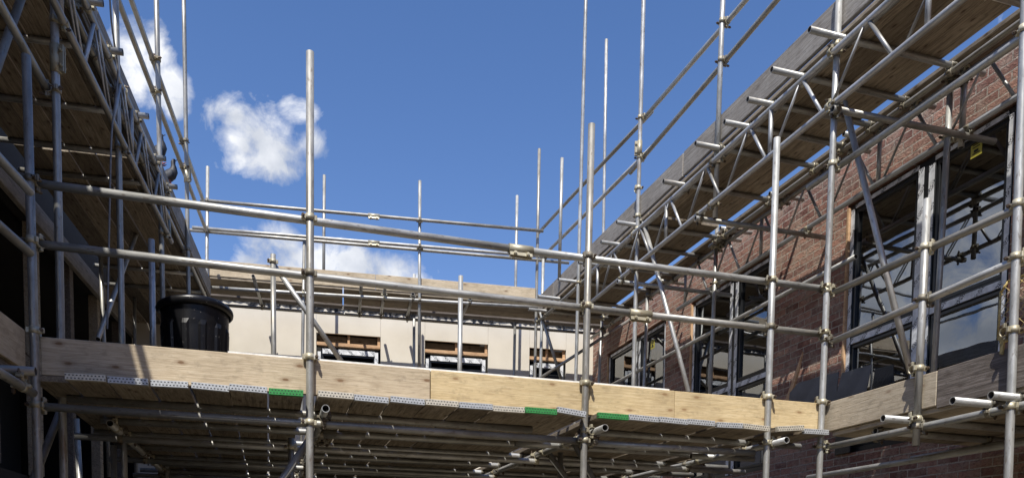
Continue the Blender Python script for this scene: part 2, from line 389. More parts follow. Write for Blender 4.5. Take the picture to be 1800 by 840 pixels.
# right-angle coupler: tube 1 along Z through the origin, tube 2 along X at y = .052
def coupler_mesh(mat, seed):
    rnd = random.Random(seed); bm = bmesh.new()
    def band_(T, gap):
        n0 = len(bm.verts); nn = 16
        z0, z1 = -.021, .021
        a = ring(bm, z0, .031, nn); b = ring(bm, z1, .031, nn); c = ring(bm, z1, .0272, nn); d = ring(bm, z0, .0272, nn)
        for p, q in ((a, b), (b, c), (c, d), (d, a)): skin(bm, p, q, p is a or p is c)
        # closing lugs and eye bolt
        bbox(bm, .022, .058, -.012, .004, -.017, .017, .003); bbox(bm, .026, .054, .006, .013, -.015, .015, .002)
        bbox(bm, -.05, -.024, -.006, .012, -.018, .018, .003)
        x0 = .046; y = -.03+rnd.uniform(-.006, .006)
        for (rr, ya, yb, sides) in ((.006, y-.012, .035, 8), (.0125, y-.004, y+.012, 6), (.011, .014, .02, 10)):
            r1 = [bm.verts.new((x0+rr*cos(2*pi*i/sides), ya, rr*sin(2*pi*i/sides))) for i in range(sides)]
            r2 = [bm.verts.new((x0+rr*cos(2*pi*i/sides), yb, rr*sin(2*pi*i/sides))) for i in range(sides)]
            skin(bm, r1, r2, False, 1)
            for f_ in (bm.faces.new(r1), bm.faces.new(r2)): f_.material_index = 1
        bm.verts.ensure_lookup_table(); vs = bm.verts[n0:]
        bmesh.ops.transform(bm, matrix=T, verts=vs)
    s = rnd.choice((0, pi))
    band_(Matrix.Rotation(s, 4, 'Z'), 0)
    band_(Matrix.Translation((0, .052, 0)) @ Matrix.Rotation(pi/2, 4, 'Y') @ Matrix.Rotation(pi/2*rnd.choice((1, -1)) + pi/2, 4, 'Z'), 0)
    bbox(bm, -.019, .019, .02, .032, -.019, .019, .003)
    return to_mesh(bm, 'coupler', [mat, M_BOLT])
M_BOLT = plain('dark_bolt_steel', (.12, .09, .065), .5, .5, ns=60, var=.5)
CPL = [coupler_mesh(m_, s) for m_, s in ((M_ZINC, 1), (M_ZINC, 2), (M_DARKZ, 3), (M_ZINC, 4), (M_DARKZ, 5))]
def put_coupler(t1, P, z, y, mesh=None):
    z = z.normalized(); y = (y - z*y.dot(z)).normalized(); x = y.cross(z)
    M = Matrix.Identity(4)
    for i in range(3): M[i][0] = x[i]; M[i][1] = y[i]; M[i][2] = z[i]; M[i][3] = P[i]
    M = M @ Matrix.Diagonal((.9, .97, .9, 1))
    mesh_obj('coupler', mesh or random.choice(CPL), M, t1.o)
def swivel_all():
    n = len(TUBES)
    for i in range(n):
        for j in range(i+1, n):
            a, b = TUBES[i], TUBES[j]
            if a.jt == 't' and b.jt == 't': continue
            u = (a.B-a.A); v = (b.B-b.A); w = a.A-b.A
            la, lb = u.length, v.length; u = u/la; v = v/lb
            c = u.dot(v)
            if abs(c) > .93: continue
            d_, e_ = u.dot(w), v.dot(w); den = 1-c*c
            s = (c*e_-d_)/den; t = (e_-c*d_)/den
            if s < -.03 or s > la+.03 or t < -.03 or t > lb+.03: continue
            s = min(max(s, .02), la-.02); t = min(max(t, .02), lb-.02)
            p, q = a.A+u*s, b.A+v*t
            dist = (p-q).length
            if dist < .03 or dist > .085: continue
            if a.jt == 'v' or b.jt != 'v': T, O, P, Q, ax = a, b, p, q, u
            else: T, O, P, Q, ax = b, a, q, p, v
            y = Q-P
            put_coupler(T, P, ax, y)
SLEEVE = None
def sleeve(t, P, facing):
    global SLEEVE
    if SLEEVE is None:
        bm = bmesh.new(); a = ring(bm, -.085, .0315, 16); b = ring(bm, .085, .0315, 16); c = ring(bm, .085, .0245, 16); d = ring(bm, -.085, .0245, 16)
        for p, q in ((a, b), (b, c), (c, d), (d, a)): skin(bm, p, q, p is a or p is c)
        bbox(bm, .026, .056, -.014, -.006, -.08, .08, .002); bbox(bm, .026, .056, .006, .014, -.08, .08, .002)
        for z in (-.045, .045):
            for (rr, ya, yb, sides) in ((.007, -.03, .034, 8), (.013, -.026, -.014, 6), (.012, .015, .022, 10)):
                r1 = [bm.verts.new((.042+rr*cos(2*pi*i/sides), ya, z+rr*sin(2*pi*i/sides))) for i in range(sides)]
                r2 = [bm.verts.new((.042+rr*cos(2*pi*i/sides), yb, z+rr*sin(2*pi*i/sides))) for i in range(sides)]
                skin(bm, r1, r2, False); bm.faces.new(r1); bm.faces.new(r2)
        SLEEVE = to_mesh(bm, 'sleeve_coupler', [M_ZINC])
    z = (t.B-t.A).normalized(); x = (facing - z*facing.dot(z)).normalized(); y = z.cross(x)
    M = Matrix.Identity(4)
    for i in range(3): M[i][0] = x[i]; M[i][1] = y[i]; M[i][2] = z[i]; M[i][3] = P[i]
    mesh_obj('sleeve_coupler', SLEEVE, M, t.o)
def at(t, f): return t.A+(t.B-t.A)*f
def near_px(t, x, y):       # point of the tube closest to a photo ray
    r = ray(x, y).normalized(); o = V((0, 0, CZ)); u = (t.B-t.A).normalized(); w = o-t.A
    c = r.dot(u); den = 1-c*c; s = (u.dot(w) - c*r.dot(w))/den
    return t.A+u*s
def toground(A, B, z=0.0):
    A = V(A); B = V(B); k = (z-A.z)/(B.z-A.z); return A+(B-A)*k
# ------------------------------------------------------------------ ground
bm = bmesh.new(); S = 1500
bm.faces.new([bm.verts.new(p) for p in ((-S, -S, 0), (S, -S, 0), (S, S, 0), (-S, S, 0))])
mesh_obj('ground', to_mesh(bm, 'ground', [M_GROUND]), Matrix.Identity(4), kind='structure')

# ================================================================== BRICK BUILDING (right)
WD = 1.5
bb = empty('brick_building', Rr.mat(3, WD, 0), 'red brick building with tall dark windows behind the right hand scaffold', 'building')
s_end = Rr.sh(1043, 600, WD)[0]
HEAD = H(3.70); WTOP = H(4.27); SILL = H(1.2)
w1 = (Rr.sh(1788, 175, WD)[0], Rr.sh(1490, 358, WD)[0])
w2 = (Rr.sh(1357, 447, WD)[0], Rr.sh(1215, 527, WD)[0])
w3 = (Rr.sh(1171, 560, WD)[0], Rr.sh(1068, 617, WD)[0])
bm = bmesh.new()
def wal(s0, s1, h0, h1): bbox(bm, s0-3, s1-3, 0, .10, h0, h1)
wal(-13, w1[0], 0, WTOP)
for a, b in ((w1[1], w2[0]), (w2[1], w3[0]), (w3[1], s_end+.3)): wal(a, b, 0, WTOP)
for w in (w1, w2, w3): wal(w[0], w[1], HEAD, WTOP); wal(w[0], w[1], 0, SILL)
bm2 = bm
wall = mesh_obj('wall', to_mesh(bm2, 'wall', [M_BRICK]), Rr.mat(3, WD, 0), bb)
bm = bmesh.new()   # dark rooms behind the windows
for w in (w1, w2, w3):
    bbox(bm, w[0]-3.5, w[1]-2.5, 2.6, 2.7, .1, WTOP-.1)
    bbox(bm, w[0]-3.6, w[0]-3.5, .12, 2.7, .1, WTOP-.1); bbox(bm, w[1]-2.5, w[1]-2.4, .12, 2.7, .1, WTOP-.1)
    bbox(bm, w[0]-3.5, w[1]-2.5, .12, 2.6, HEAD+.25, HEAD+.3); bbox(bm, w[0]-3.5, w[1]-2.5, .12, 2.6, SILL-.2, SILL-.1)
mesh_obj('room_lining', to_mesh(bm, 'rooms', [plain('bare_plaster_room', (.3, .3, .285), .9, ns=3)]), Rr.mat(3, WD, 0), bb)
bm = bmesh.new(); bbox(bm, -9.1, s_end-2.7, -.012, .35, WTOP+.002, WTOP+.05)
mesh_obj('wall_plate', to_mesh(bm, 'plate', [M_DARKW]), Rr.mat(3, WD, 0), bb)
def boxes_part(name, fr, M0, lst, mat, parent, bev=0, label=None):
    """lst of (s0,s1,d0,d1,h0,h1) in the frame, one mesh whose origin sits at the first box"""
    c = lst[0]; o = ((c[0]+c[1])/2, (c[2]+c[3])/2, (c[4]+c[5])/2)
    bm = bmesh.new()
    for b in lst: bbox(bm, b[0]-o[0], b[1]-o[0], b[2]-o[1], b[3]-o[1], b[4]-o[2], b[5]-o[2], bev)
    return mesh_obj(name, to_mesh(bm, name, [mat]), fr.mat(*o), parent, label)
TR = H(2.33)
def big_window(w, label, mull, sticker=None):
    s0, s1 = w; d0 = WD+.03; d1 = WD+.10
    fw = .055; a, b = s0+.03, s1-.03; mid = mull
    bars = [(a, b, d0, d1, HEAD-.03-fw, HEAD-.03), (a, b, d0, d1, SILL+.001, SILL+.06),
            (a, a+fw, d0, d1, SILL+.06, HEAD-.03-fw), (b-fw, b, d0, d1, SILL+.06, HEAD-.03-fw),
            (mid-.1, mid+.1, d0-.005, d1, SILL+.06, HEAD-.03-fw)]
    for x0, x1 in ((a+fw, mid-.1), (mid+.1, b-fw)): bars.append((x0, x1, d0, d1, TR-.045, TR+.045))
    win = boxes_part('window', Rr, None, bars, M_BLACK, bb, .004, label)
    # sash frames and panes
    for x0, x1 in ((a+fw, mid-.1), (mid+.1, b-fw)):
        for h0, h1 in ((SILL+.06, TR-.045), (TR+.045, HEAD-.03-fw)):
            f = .035; e0 = d0+.008
            boxes_part('sash', Rr, None, [(x0+.003, x1-.003, e0, d1-.01, h1-f, h1-.003), (x0+.003, x1-.003, e0, d1-.01, h0+.003, h0+f),
                       (x0+.003, x0+f, e0, d1-.01, h0+f, h1-f), (x1-f, x1-.003, e0, d1-.01, h0+f, h1-f)], M_BLACK, win, .003)
            boxes_part('pane', Rr, None, [(x0+f, x1-f, d0+.035, d0+.041, h0+f, h1-f)], M_GLASS, win)
    # protective tape on the frame faces
    tp = d0-.004
    T = [(a+.004, a+.05, SILL+.02, HEAD-.08), (b-.052, b-.004, SILL+.02, HEAD-.08), (mid-.092, mid-.03, SILL+.02, HEAD-.1), (mid+.028, mid+.09, SILL+.02, HEAD-.08)]
    for x0, x1, h0, h1 in T: boxes_part('protective_tape', Rr, None, [(x0, x1, tp-.005, tp-.002, h0, h1)], M_TAPE, win)
    for x0, x1 in ((a+.06, mid-.09), (mid+.09, b-.06)):
        boxes_part('protective_tape', Rr, None, [(x0, x1, tp, tp+.003, HEAD-.03-.046, HEAD-.038)], M_TAPE, win)
        boxes_part('protective_tape', Rr, None, [(x0, x1, tp, tp+.003, TR-.035, TR+.022)], M_TAPE, win)
    # timber batten and foam at the reveal
    boxes_part('batten', Rr, None, [(s1-.028, s1-.002, WD-.006, WD+.05, SILL, HEAD-.05)], M_PINE, win, label='bare timber batten packed beside the frame')
    if sticker:
        (sx, sh), wd, ht = sticker
        boxes_part('sticker', Rr, None, [(sx-wd/2, sx+wd/2, d0+.031, d0+.0335, sh-ht/2, sh+ht/2)], M_YEL, win, label='yellow warning sticker on the glass')
        boxes_part('sticker_print', Rr, None, [(sx-wd*.32, sx+wd*.32, d0+.0285, d0+.0305, sh+ht*q, sh+ht*(q+.07)) for q in (.28, .12, -.3)] +
                   [(sx-wd*.2, sx+wd*.2, d0+.0285, d0+.0305, sh-ht*.18, sh-ht*.02)], M_BLACK, win)
    return win
big_window(w1, 'nearest and largest window with two columns of panes', Rr.sh(1621, 400, WD)[0], (Rr.sh(1716, 262, WD+.06), .11, .12))
big_window(w2, 'middle window, between the two brick piers', Rr.sh(1287, 560, WD)[0])
big_window(w3, 'farthest window, beside the cream wall', Rr.sh(1119, 620, WD)[0], (Rr.sh(1147, 605, WD+.06), .12, .13))
# lead flashing line under the deck and reveal of dark membrane
boxes_part('membrane', Rr, None, [(w1[1]-.002, w1[1]+.04, WD-.012, WD-.004, SILL, H(1.9)), (w1[1]-.2, w1[1]+.02, WD-.03, WD-.006, SILL, H(1.5))], M_RUBBER, bb, .004, 'loose black membrane at the window foot')

LD_ = -1.38
# ================================================================== CREAM BUILDING (back)
cor = Rr.p(s_end, WD, 0); BD = (cor-Br.o).dot(Br.n)
sc_ = (cor-Br.o).dot(Br.dx)
cb = empty('cream_building', Br.mat(-3, BD, 0), 'building clad in cream sheathing boards across the back of the yard', 'building')
BT = H(4.33)
_q = Lr.o + Lr.n*(LD_)-(Br.o+Br.n*BD); _d = Lr.dx
_t = -_q.dot(Br.n)/_d.dot(Br.n); sL = (_q+_d*_t).dot(Br.dx)-.05
wins = []
for x0, x1, yt in ((556, 669, 584), (747, 858, 598), (931, 995, 608)):
    a = Br.sh(x0, yt, BD); b = Br.sh(x1, yt+8, BD); wins.append((a[0], b[0], (a[1]+b[1])/2))
wt = sum(w[2] for w in wins)/3
edges = [sL]
for w in wins: edges += [w[0], w[1]]
edges += [sc_]
WB = H(2.55)
bm = bmesh.new()
def pan(a, b, h0, h1, g=.0012): bbox(bm, a+g-(-3), b-g-(-3), 0, .04, h0, h1, .0015)
for i in range(0, len(edges), 2):
    a, b = edges[i], edges[i+1]; n = max(1, round((b-a)/2.4)); st = (b-a)/n
    for k in range(n): pan(a+k*st, a+(k+1)*st, 0, BT)
for w in wins: pan(w[0], w[1], wt, BT); pan(w[0], w[1], 0, WB)
mesh_obj('sheathing', to_mesh(bm, 'sheathing', [M_CREAM]), Br.mat(-3, BD, 0), cb)
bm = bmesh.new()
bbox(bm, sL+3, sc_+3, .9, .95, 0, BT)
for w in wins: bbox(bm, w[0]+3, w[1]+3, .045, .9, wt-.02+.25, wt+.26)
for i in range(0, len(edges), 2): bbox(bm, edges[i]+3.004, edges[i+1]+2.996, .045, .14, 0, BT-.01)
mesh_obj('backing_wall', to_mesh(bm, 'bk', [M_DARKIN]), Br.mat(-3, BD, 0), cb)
for w, lb in zip(wins, ('left window under its bare timber lintel', 'middle window under its bare timber lintel', 'right window, half hidden behind the corner poles')):
    a, b = w[0], w[1]
    win = boxes_part('window', Br, None, [(a+.05, b-.05, BD+.05, BD+.12, wt-.36, wt-.27), (a+.05, a+.12, BD+.05, BD+.12, WB, wt-.36), (b-.12, b-.05, BD+.05, BD+.12, WB, wt-.36), (a+.12, b-.12, BD+.03, BD+.10, wt-.5, wt-.44)], M_BLACK, cb, .004, lb)
    boxes_part('pane', Br, None, [(a+.12, b-.12, BD+.07, BD+.075, WB, wt-.5)], M_GLASS, win)
    boxes_part('lintel', Br, None, [(a+.004, b-.004, BD+.012, BD+.09, wt-.2, wt-.145), ((a+b)/2-.02, (a+b)/2+.02, BD+.05, BD+.13, wt-.145, wt-.002), (b-.05, b-.004, BD+.045, BD+.09, wt-.145, wt-.002)], M_PINE, win, .003, 'orange pine lintel framing')
    boxes_part('header', Br, None, [(a+.004, b-.004, BD+.14, BD+.16, wt-.2, wt-.001)], M_DECKD, win)
    boxes_part('protective_tape', Br, None, [(a+.1, b-.1, BD+.02, BD+.045, wt-.33, wt-.25)], M_TAPE, win)
    boxes_part('protective_tape', Br, None, [(b-.1, b-.04, BD+.03, BD+.045, WB, wt-.26)], M_TAPE, win)
    boxes_part('protective_tape', Br, None, [(a+.02, a+.07, BD+.03, BD+.045, WB, wt-.3)], M_TAPE, win)
bm = bmesh.new(); rnd = random.Random(3)     # torn membrane hanging over the board tops
x = sL+3; lo = []; hi = []
while x < sc_+3:
    lo.append(bm.verts.new((x, -.012+rnd.uniform(-.012, .006), BT-.03-rnd.random()**2*.07))); hi.append(bm.verts.new((x, -.01+rnd.uniform(-.01, .006), BT+.03)))
    x += rnd.uniform(.02, .06)
for i in range(len(lo)-1): bm.faces.new((lo[i], lo[i+1], hi[i+1], hi[i]))
bmesh.ops.solidify(bm, geom=bm.faces[:], thickness=.004)
mesh_obj('membrane', to_mesh(bm, 'membrane', [M_RUBBER]), Br.mat(-3, BD, 0), cb, 'torn black membrane along the wall head')
bm = bmesh.new(); bbox(bm, sL+3, sc_+3, -.005, .3, BT+.031, BT+.042)
mesh_obj('wall_plate', to_mesh(bm, 'plate', [M_DARKW]), Br.mat(-3, BD, 0), cb)

# ================================================================== TIMBER FRAMED BUILDING (left)
LD = -1.38
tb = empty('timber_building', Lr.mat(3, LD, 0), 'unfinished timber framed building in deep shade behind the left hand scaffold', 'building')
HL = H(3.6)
boxes_part('header_board', Lr, None, [(-6, 11, LD-.06, LD, HL, HL+.22)], M_GREYW, tb, .004)
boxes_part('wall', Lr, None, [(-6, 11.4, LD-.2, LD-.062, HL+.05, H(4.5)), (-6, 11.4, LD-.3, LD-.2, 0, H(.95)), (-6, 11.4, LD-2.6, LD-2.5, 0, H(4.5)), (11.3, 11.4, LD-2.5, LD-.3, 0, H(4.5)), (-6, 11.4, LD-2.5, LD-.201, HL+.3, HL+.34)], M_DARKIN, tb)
for i, s in enumerate((-5.0, -3.6, -2.4, -1.2, -.2, 1.0, 2.2, 3.4, 4.6, 5.8, 7.0, 8.2)):
    boxes_part('post', Lr, None, [(s, s+.14, LD-.18, LD-.062, H(.95), HL+.05)], M_DARKW if i % 2 else M_DECK, tb, .004)

# ================================================================== HOUSE behind the camera (unseen, added to cut sky light on the left side)
class Fx(Frame): pass
Kr = Frame(V((0, -10, 0)), V((1, 0, 0)), V((0, 1, 0)))
kb = empty('sky_blocker_house', Kr.mat(0, 0, 0), 'plain unseen brick house added behind the viewpoint to block sky light', 'house')
kw = [(-6.5, -5.1), (-2.6, -1.2), (1.6, 3.0), (5.4, 6.8)]
bm = bmesh.new(); xs = -9
for a, b in kw:
    bbox(bm, xs, a, -.3, 0, 0, 5.4)
    for h0, h1 in ((0, .9), (2.1, 3.7), (4.9, 5.4)): bbox(bm, a, b, -.3, 0, h0, h1)
    xs = b
bbox(bm, xs, 10, -.3, 0, 0, 5.4)
mesh_obj('wall', to_mesh(bm, 'wall', [M_BRICK]), Kr.mat(0, 0, 0), kb)
for a, b in kw:
    for h0, h1 in ((.9, 2.1), (3.7, 4.9)):
        w_ = boxes_part('window', Kr, None, [(a, a+.07, -.16, -.08, h0, h1), (b-.07, b, -.16, -.08, h0, h1), (a+.07, b-.07, -.16, -.08, h0, h0+.07), (a+.07, b-.07, -.16, -.08, h1-.07, h1)], M_WHITE, kb)
        boxes_part('pane', Kr, None, [(a+.07, b-.07, -.13, -.12, h0+.07, h1-.07)], M_GLASS, w_)
boxes_part('lining', Kr, None, [(-9, 10, -2.5, -2.4, 0, 5.4)], M_DARKIN, kb)
bm = bmesh.new(); R0 = [(-9.3, .4, 5.35), (10.3, .4, 5.35), (10.3, -3.5, 7.8), (-9.3, -3.5, 7.8)]
va = [bm.verts.new(p) for p in R0]; vb = [bm.verts.new((x, y, z+.12)) for x, y, z in R0]
bm.faces.new(va); bm.faces.new(vb[::-1])
for i in range(4): bm.faces.new((va[i], va[(i+1) % 4], vb[(i+1) % 4], vb[i]))
mesh_obj('roof', to_mesh(bm, 'roof', [M_SHEET]), Kr.mat(0, 0, 0), kb)

# ================================================================== SCAFFOLD: standards
def stand(name, A, B, label, group, ground=True, r=.02415, **k):
    A = V(A); B = V(B)
    if ground: B = toground(A, B, 0.0)
    return tube(name, A, B, label, group, jt='v', r=r, **k)
GF = 'uprights of the front bridge scaffold'
F1 = stand('scaffold_standard', Fr.px(46, 98), Fr.px(68, 840), 'dull shaded upright at the left end of the front guardrails, with a free top', GF)
F2 = stand('scaffold_standard', Fr.px(545, 92), Fr.px(544, 840), 'tall free-topped upright standing against the blue sky in front of the split cloud', GF)
F3 = stand('scaffold_standard', Fr.px(1040, 219), Fr.px(1026, 840), 'free-topped front upright just right of the sleeve joint in the top guardrail', GF)
F4 = stand('scaffold_standard', Fr.px(1366, 243), Fr.px(1346, 840), 'free-topped front upright nearest to the right hand corner upright', GF)
c0, c1 = Fr.px(1475, 0), Fr.px(1440, 840)
F5 = stand('scaffold_standard', c0+(c0-c1)*.05, c1, 'corner upright where the front guardrails meet the right hand guardrails', GF)
GR = 'uprights of the right hand scaffold'
s6a, s6b = Rr.px(1630, 350), Rr.px(1610, 783)
S6 = stand('scaffold_standard', s6a, s6b, 'short upright ending in mid air below the right hand toe board', GR, ground=False)
a, b = Rr.px(1799, 100), Rr.px(1772, 840)
S7 = stand('scaffold_standard', a+(a-b)*.6, b, 'upright beside the yellow wire mesh guard at the right edge', GR)
def longup(fr, p, q, d, up_): A, B = fr.px(*p, d), fr.px(*q, d); return A+(A-B).normalized()*up_, B
A, B = longup(Rr, (1271, 0), (1257, 384), 0, 1.0)
S8 = stand('scaffold_standard', A, B, 'upright past the upper guardrails that stops just below the lattice beam', GR, ground=False)
A, B = Rr.px(1278, 20, .12), Rr.px(1273, 95, .12)
A, B = longup(Rr, (1131, 0), (1113, 680), 0, 1.2)
S9 = stand('scaffold_standard', A, toground(A, B, H(1.1)), 'upright with a brass coloured sleeve joint between the two upper guardrails', GR, ground=False)
A, B = longup(Rr, (1030, 0), (1012, 680), 0, 1.0)
S10 = stand('scaffold_standard', A, toground(A, B, H(1.1)), 'tall thin upright rising out of frame just left of the free-topped front upright', GR, ground=False)
S11 = stand('scaffold_standard', Rr.px(988, 278), Rr.px(983, 492), 'short upright with a free top, next right of the far corner pair', GR, ground=False)
A, B = Rr.px(948, 262), Rr.px(940, 662)
S12 = stand('scaffold_standard', A, toground(A, B, H(1.1)), 'free-topped upright in the far right corner, left tube of the pair', GR, ground=False)
A, B = Rr.px(955, 455, .06), Rr.px(950, 662, .06)
S12b = stand('scaffold_standard', A, toground(A, B, H(1.1)), 'lower upright in the far right corner, right tube of the pair', GR, ground=False)
GI = 'inner uprights of the right hand scaffold'
def inner(fr, p, q, d, label, g, toz=H(1.1)):
    A, B = fr.px(*p, d), fr.px(*q, d); return stand('scaffold_standard', A, toground(A, B, toz), label, g, ground=False)
inner(Rr, (1066, 70), (1061, 395), 1.0, 'slim free-topped upright rising behind the right hand toe board', GI, H(3.95))
RB = inner(Rr, (1262, 360), (1248, 700), 1.12, 'inner upright with a red painted band in front of the middle brick window', GI)
inner(Rr, (1139, 500), (1132, 680), 1.12, 'inner upright in front of the farthest brick window', GI)
inner(Rr, (1059, 545), (1053, 665), 1.12, 'inner upright near the corner of brick and cream walls', GI)
inner(Rr, (1672, 130), (1642, 645), 1.12, 'inner upright crossing the right half of the largest window', GI)
inner(Rr, (1697, 110), (1692, 208), 1.25, 'short bluish tube stub above the largest window', GI, H(3.42))
# red band
P = near_px(RB, 1259, 457); z = (RB.A-RB.B).normalized()
bm = bmesh.new(); a_ = ring(bm, -.05, .0248, 18); b_ = ring(bm, .05, .0248, 18); skin(bm, a_, b_)
mesh_obj('painted_band', to_mesh(bm, 'pb', [plain('red_paint', (.45, .03, .02), .5)]), axmat(P, P+z), RB.o)
GB = 'uprights of the scaffold at the back'
def bst(p, q, d, label, toz=H(1.1)):
    A, B = Br.px(*p, d), Br.px(*q, d); return stand('scaffold_standard', A, toground(A, B, toz), label, GB, ground=False)
B1 = bst((365, 293), (363, 520), 0, 'free-topped upright in the far left corner of the yard')
B2 = bst((535, 423), (532, 620), 0, 'back upright hidden close beside the tall free-topped front upright')
B3 = bst((738, 318), (737, 642), 0, 'free-topped back upright right of the sleeve joint in the back guardrail', H(2.9))
bst((570, 308), (569, 476), .9, 'slender pole rising behind the back toe board over the cloud', H(4.2))
bst((728, 482), (728, 646), .9, 'dark inner upright close behind the back upright near the middle window', H(1.1))
bst((909, 344), (903, 665), .9, 'slender inner pole left of the far right corner pair', H(1.1))
# free-standing poles on the bridge deck
GD = 'short uprights standing on the bridge deck'
def dst(p, q, d, label):
    A, B = Fr.px(*p, d), Fr.px(*q, d); return stand('scaffold_standard', A, toground(A, B, H(1.1)), label, GD, ground=False)
D1 = dst((480, 447), (481, 622), 2.6, 'short deck upright with a brace leaning against it, right of the black bin')
D2 = dst((810, 485), (808, 652), 2.9, 'short deck upright in front of the middle cream-wall window')
D3 = dst((266, 421), (269, 603), 1.9, 'short deck upright touching the left side of the black bin')
tube('brace_tube', Fr.px(474, 455, 2.66), Fr.px(600, 634, 2.66), 'sloping brace tube running down past the left cream-wall window', None, jt='r')
# left hand side
GL = 'uprights of the left hand scaffold'
def lst(p, q, d, label, upx=0, toz=0):
    A, B = Lr.px(*p, d), Lr.px(*q, d); return stand('scaffold_standard', A+(A-B).normalized()*upx, toground(A, B, toz), label, GL, ground=False)
L2 = lst((96, 30), (113, 840), 0, 'left upright with a sleeve joint under the near end of the lattice beam', .8)
L3 = lst((203, 0), (214, 600), 0, 'left upright crossing the lattice beam, beside a thin hanging cable', .8)
L4 = lst((275, 0), (288, 600), 0, 'left upright with one pigeon perched beside it', .8)
L5 = lst((323, 0), (333, 600), 0, 'left upright with a pale sleeve joint at its rail, nearest to the back corner', .8)
lst((175, 405), (179, 510), -1.1, 'thin inner left upright catching light at its top', 0, H(1.1))
lst((236, 498), (237, 600), -1.1, 'small inner left upright in front of the lit strip of cream wall', 0, H(1.1))
lst((134, 735), (140, 840), -.45, 'dim upright under the left end of the bridge deck', 0)
# ------------------------------------------------------------------ guardrails front
GG = 'guardrails of the front bridge scaffold'
T = tube('guardrail_tube', Fr.px(60, 322, .052), Fr.px(915, 439, .052), 'upper front guardrail from the left upright to the middle sleeve joint', GG)
sleeve(T, near_px(T, 915, 439), V((0, -.3, -1)))
tube('guardrail_tube', T.B+(T.B-T.A).normalized()*.002, Fr.px(1452, 508, .052), 'upper front guardrail from the middle sleeve joint to the right hand corner', GG)
T = tube('guardrail_tube', Fr.px(68, 429, .052), Fr.px(1125, 552, .052), 'lower front guardrail from the left upright to its sleeve joint', GG)
sleeve(T, near_px(T, 1125, 552), V((0, -.3, -1)))
tube('guardrail_tube', T.B+(T.B-T.A).normalized()*.002, Fr.px(1452, 588, .052), 'lower front guardrail from its sleeve joint to the right hand corner', GG)
# right first lift rails
G2 = 'guardrails of the right hand scaffold'
A, B = Rr.px(1452, 520, .052), Rr.px(1800, 361, .052); tube('guardrail_tube', A, B+(B-A)*.4, 'right hand upper guardrail crossing the largest window', G2)
A, B = Rr.px(1454, 604, .052), Rr.px(1800, 452, .052); tube('guardrail_tube', A, B+(B-A)*.4, 'right hand lower guardrail crossing the largest window', G2)
# right upper rails
A, B = Rr.px(1312, 0, .052), Rr.px(1130, 211, .052); tube('guardrail_tube', A+(A-B)*1.2, B, 'top guardrail over the right hand deck, nearer length', G2)
tube('guardrail_tube', Rr.px(1146, 196, .1), Rr.px(946, 410, .1), 'top guardrail over the right hand deck, farther length', G2)
A, B = Rr.px(1367, 0, .052), Rr.px(1108, 304, .052); tube('guardrail_tube', A+(A-B)*1.0, B, 'second guardrail over the right hand deck, nearer length', G2)
tube('guardrail_tube', Rr.px(1150, 255, .1), Rr.px(950, 455, .1), 'second guardrail over the right hand deck, farther length', G2)
# back rails
G3 = 'guardrails of the back scaffold'
T = tube('guardrail_tube', Br.px(352, 352, -.052), Br.px(955, 406, -.052), 'top guardrail of the back scaffold with a brass coloured sleeve joint', G3)
sleeve(T, near_px(T, 657, 383), V((0, -.3, -1)))
T = tube('guardrail_tube', Br.px(338, 400, -.052), Br.px(1005, 455, -.052), 'upper tube of the close pair forming the back lower guardrail', G3)
sleeve(T, near_px(T, 657, 427), V((0, -.3, -1)))
tube('guardrail_tube', Br.px(330, 404, .052), Br.px(1000, 462, .052), 'lower tube of the close pair forming the back lower guardrail', G3)
tube('ledger_tube', Br.px(367, 505, -.052), Br.px(945, 540, -.052), 'sunlit ledger tube beneath the back toe board', G3)
# left rails
G4 = 'guardrails of the left hand scaffold'
A, B = Lr.px(207, 0, -.052), Lr.px(362, 404, -.052); tube('guardrail_tube', A+(A-B)*.5, B, 'lower guardrail over the left hand deck against the cloud', G4)
A, B = Lr.px(230, 0, -.052), Lr.px(357, 352, -.052); tube('guardrail_tube', A+(A-B)*.5, B, 'upper guardrail over the left hand deck against the cloud', G4)
A, B = Lr.px(0, 280, .052), Lr.px(48, 332, .052); tube('guardrail_tube', A+(A-B)*2.5, B+(B-A)*.1, 'left guardrail stub entering at the picture edge, the upper one', G4)
A, B = Lr.px(0, 398, .052), Lr.px(48, 440, .052); tube('guardrail_tube', A+(A-B)*2.5, B+(B-A)*.1, 'left guardrail stub entering at the picture edge, the lower one', G4)
A, B = Lr.px(0, 655, .052), Lr.px(58, 690, .052); tube('ledger_tube', A+(A-B)*2.5, B, 'ledger stub at the lower left picture edge under the toe board', G4)
A, B = Lr.px(0, 8, -.052), Lr.px(83, 158, -.052); tube('ledger_tube', A+(A-B)*1.2, B, 'stout tube ending at a coupler on the left upright with the sleeve joint', G4)
A, B = Lr.px(36, 0, -.2), Lr.px(0, 100, -.2); tube('brace_tube', A+(A-B)*1., B+(B-A)*2.2, 'steep brace crossing the top left picture corner', G4)
A, B = Lr.px(0, 126, -1.05), Lr.px(192, 420, -1.05); tube('ledger_tube', A+(A-B)*.6, B, 'inner ledger under the left hand deck boards, nearer length', G4)
tube('ledger_tube', Lr.px(185, 408, -1.1), Lr.px(262, 530, -1.1), 'inner ledger under the left hand deck boards, farther length', G4)
tube('brace_tube', Lr.px(252, 378, -.55), Lr.px(172, 596, -.55), 'long brace leaning behind the left uprights above the toe board', G4)
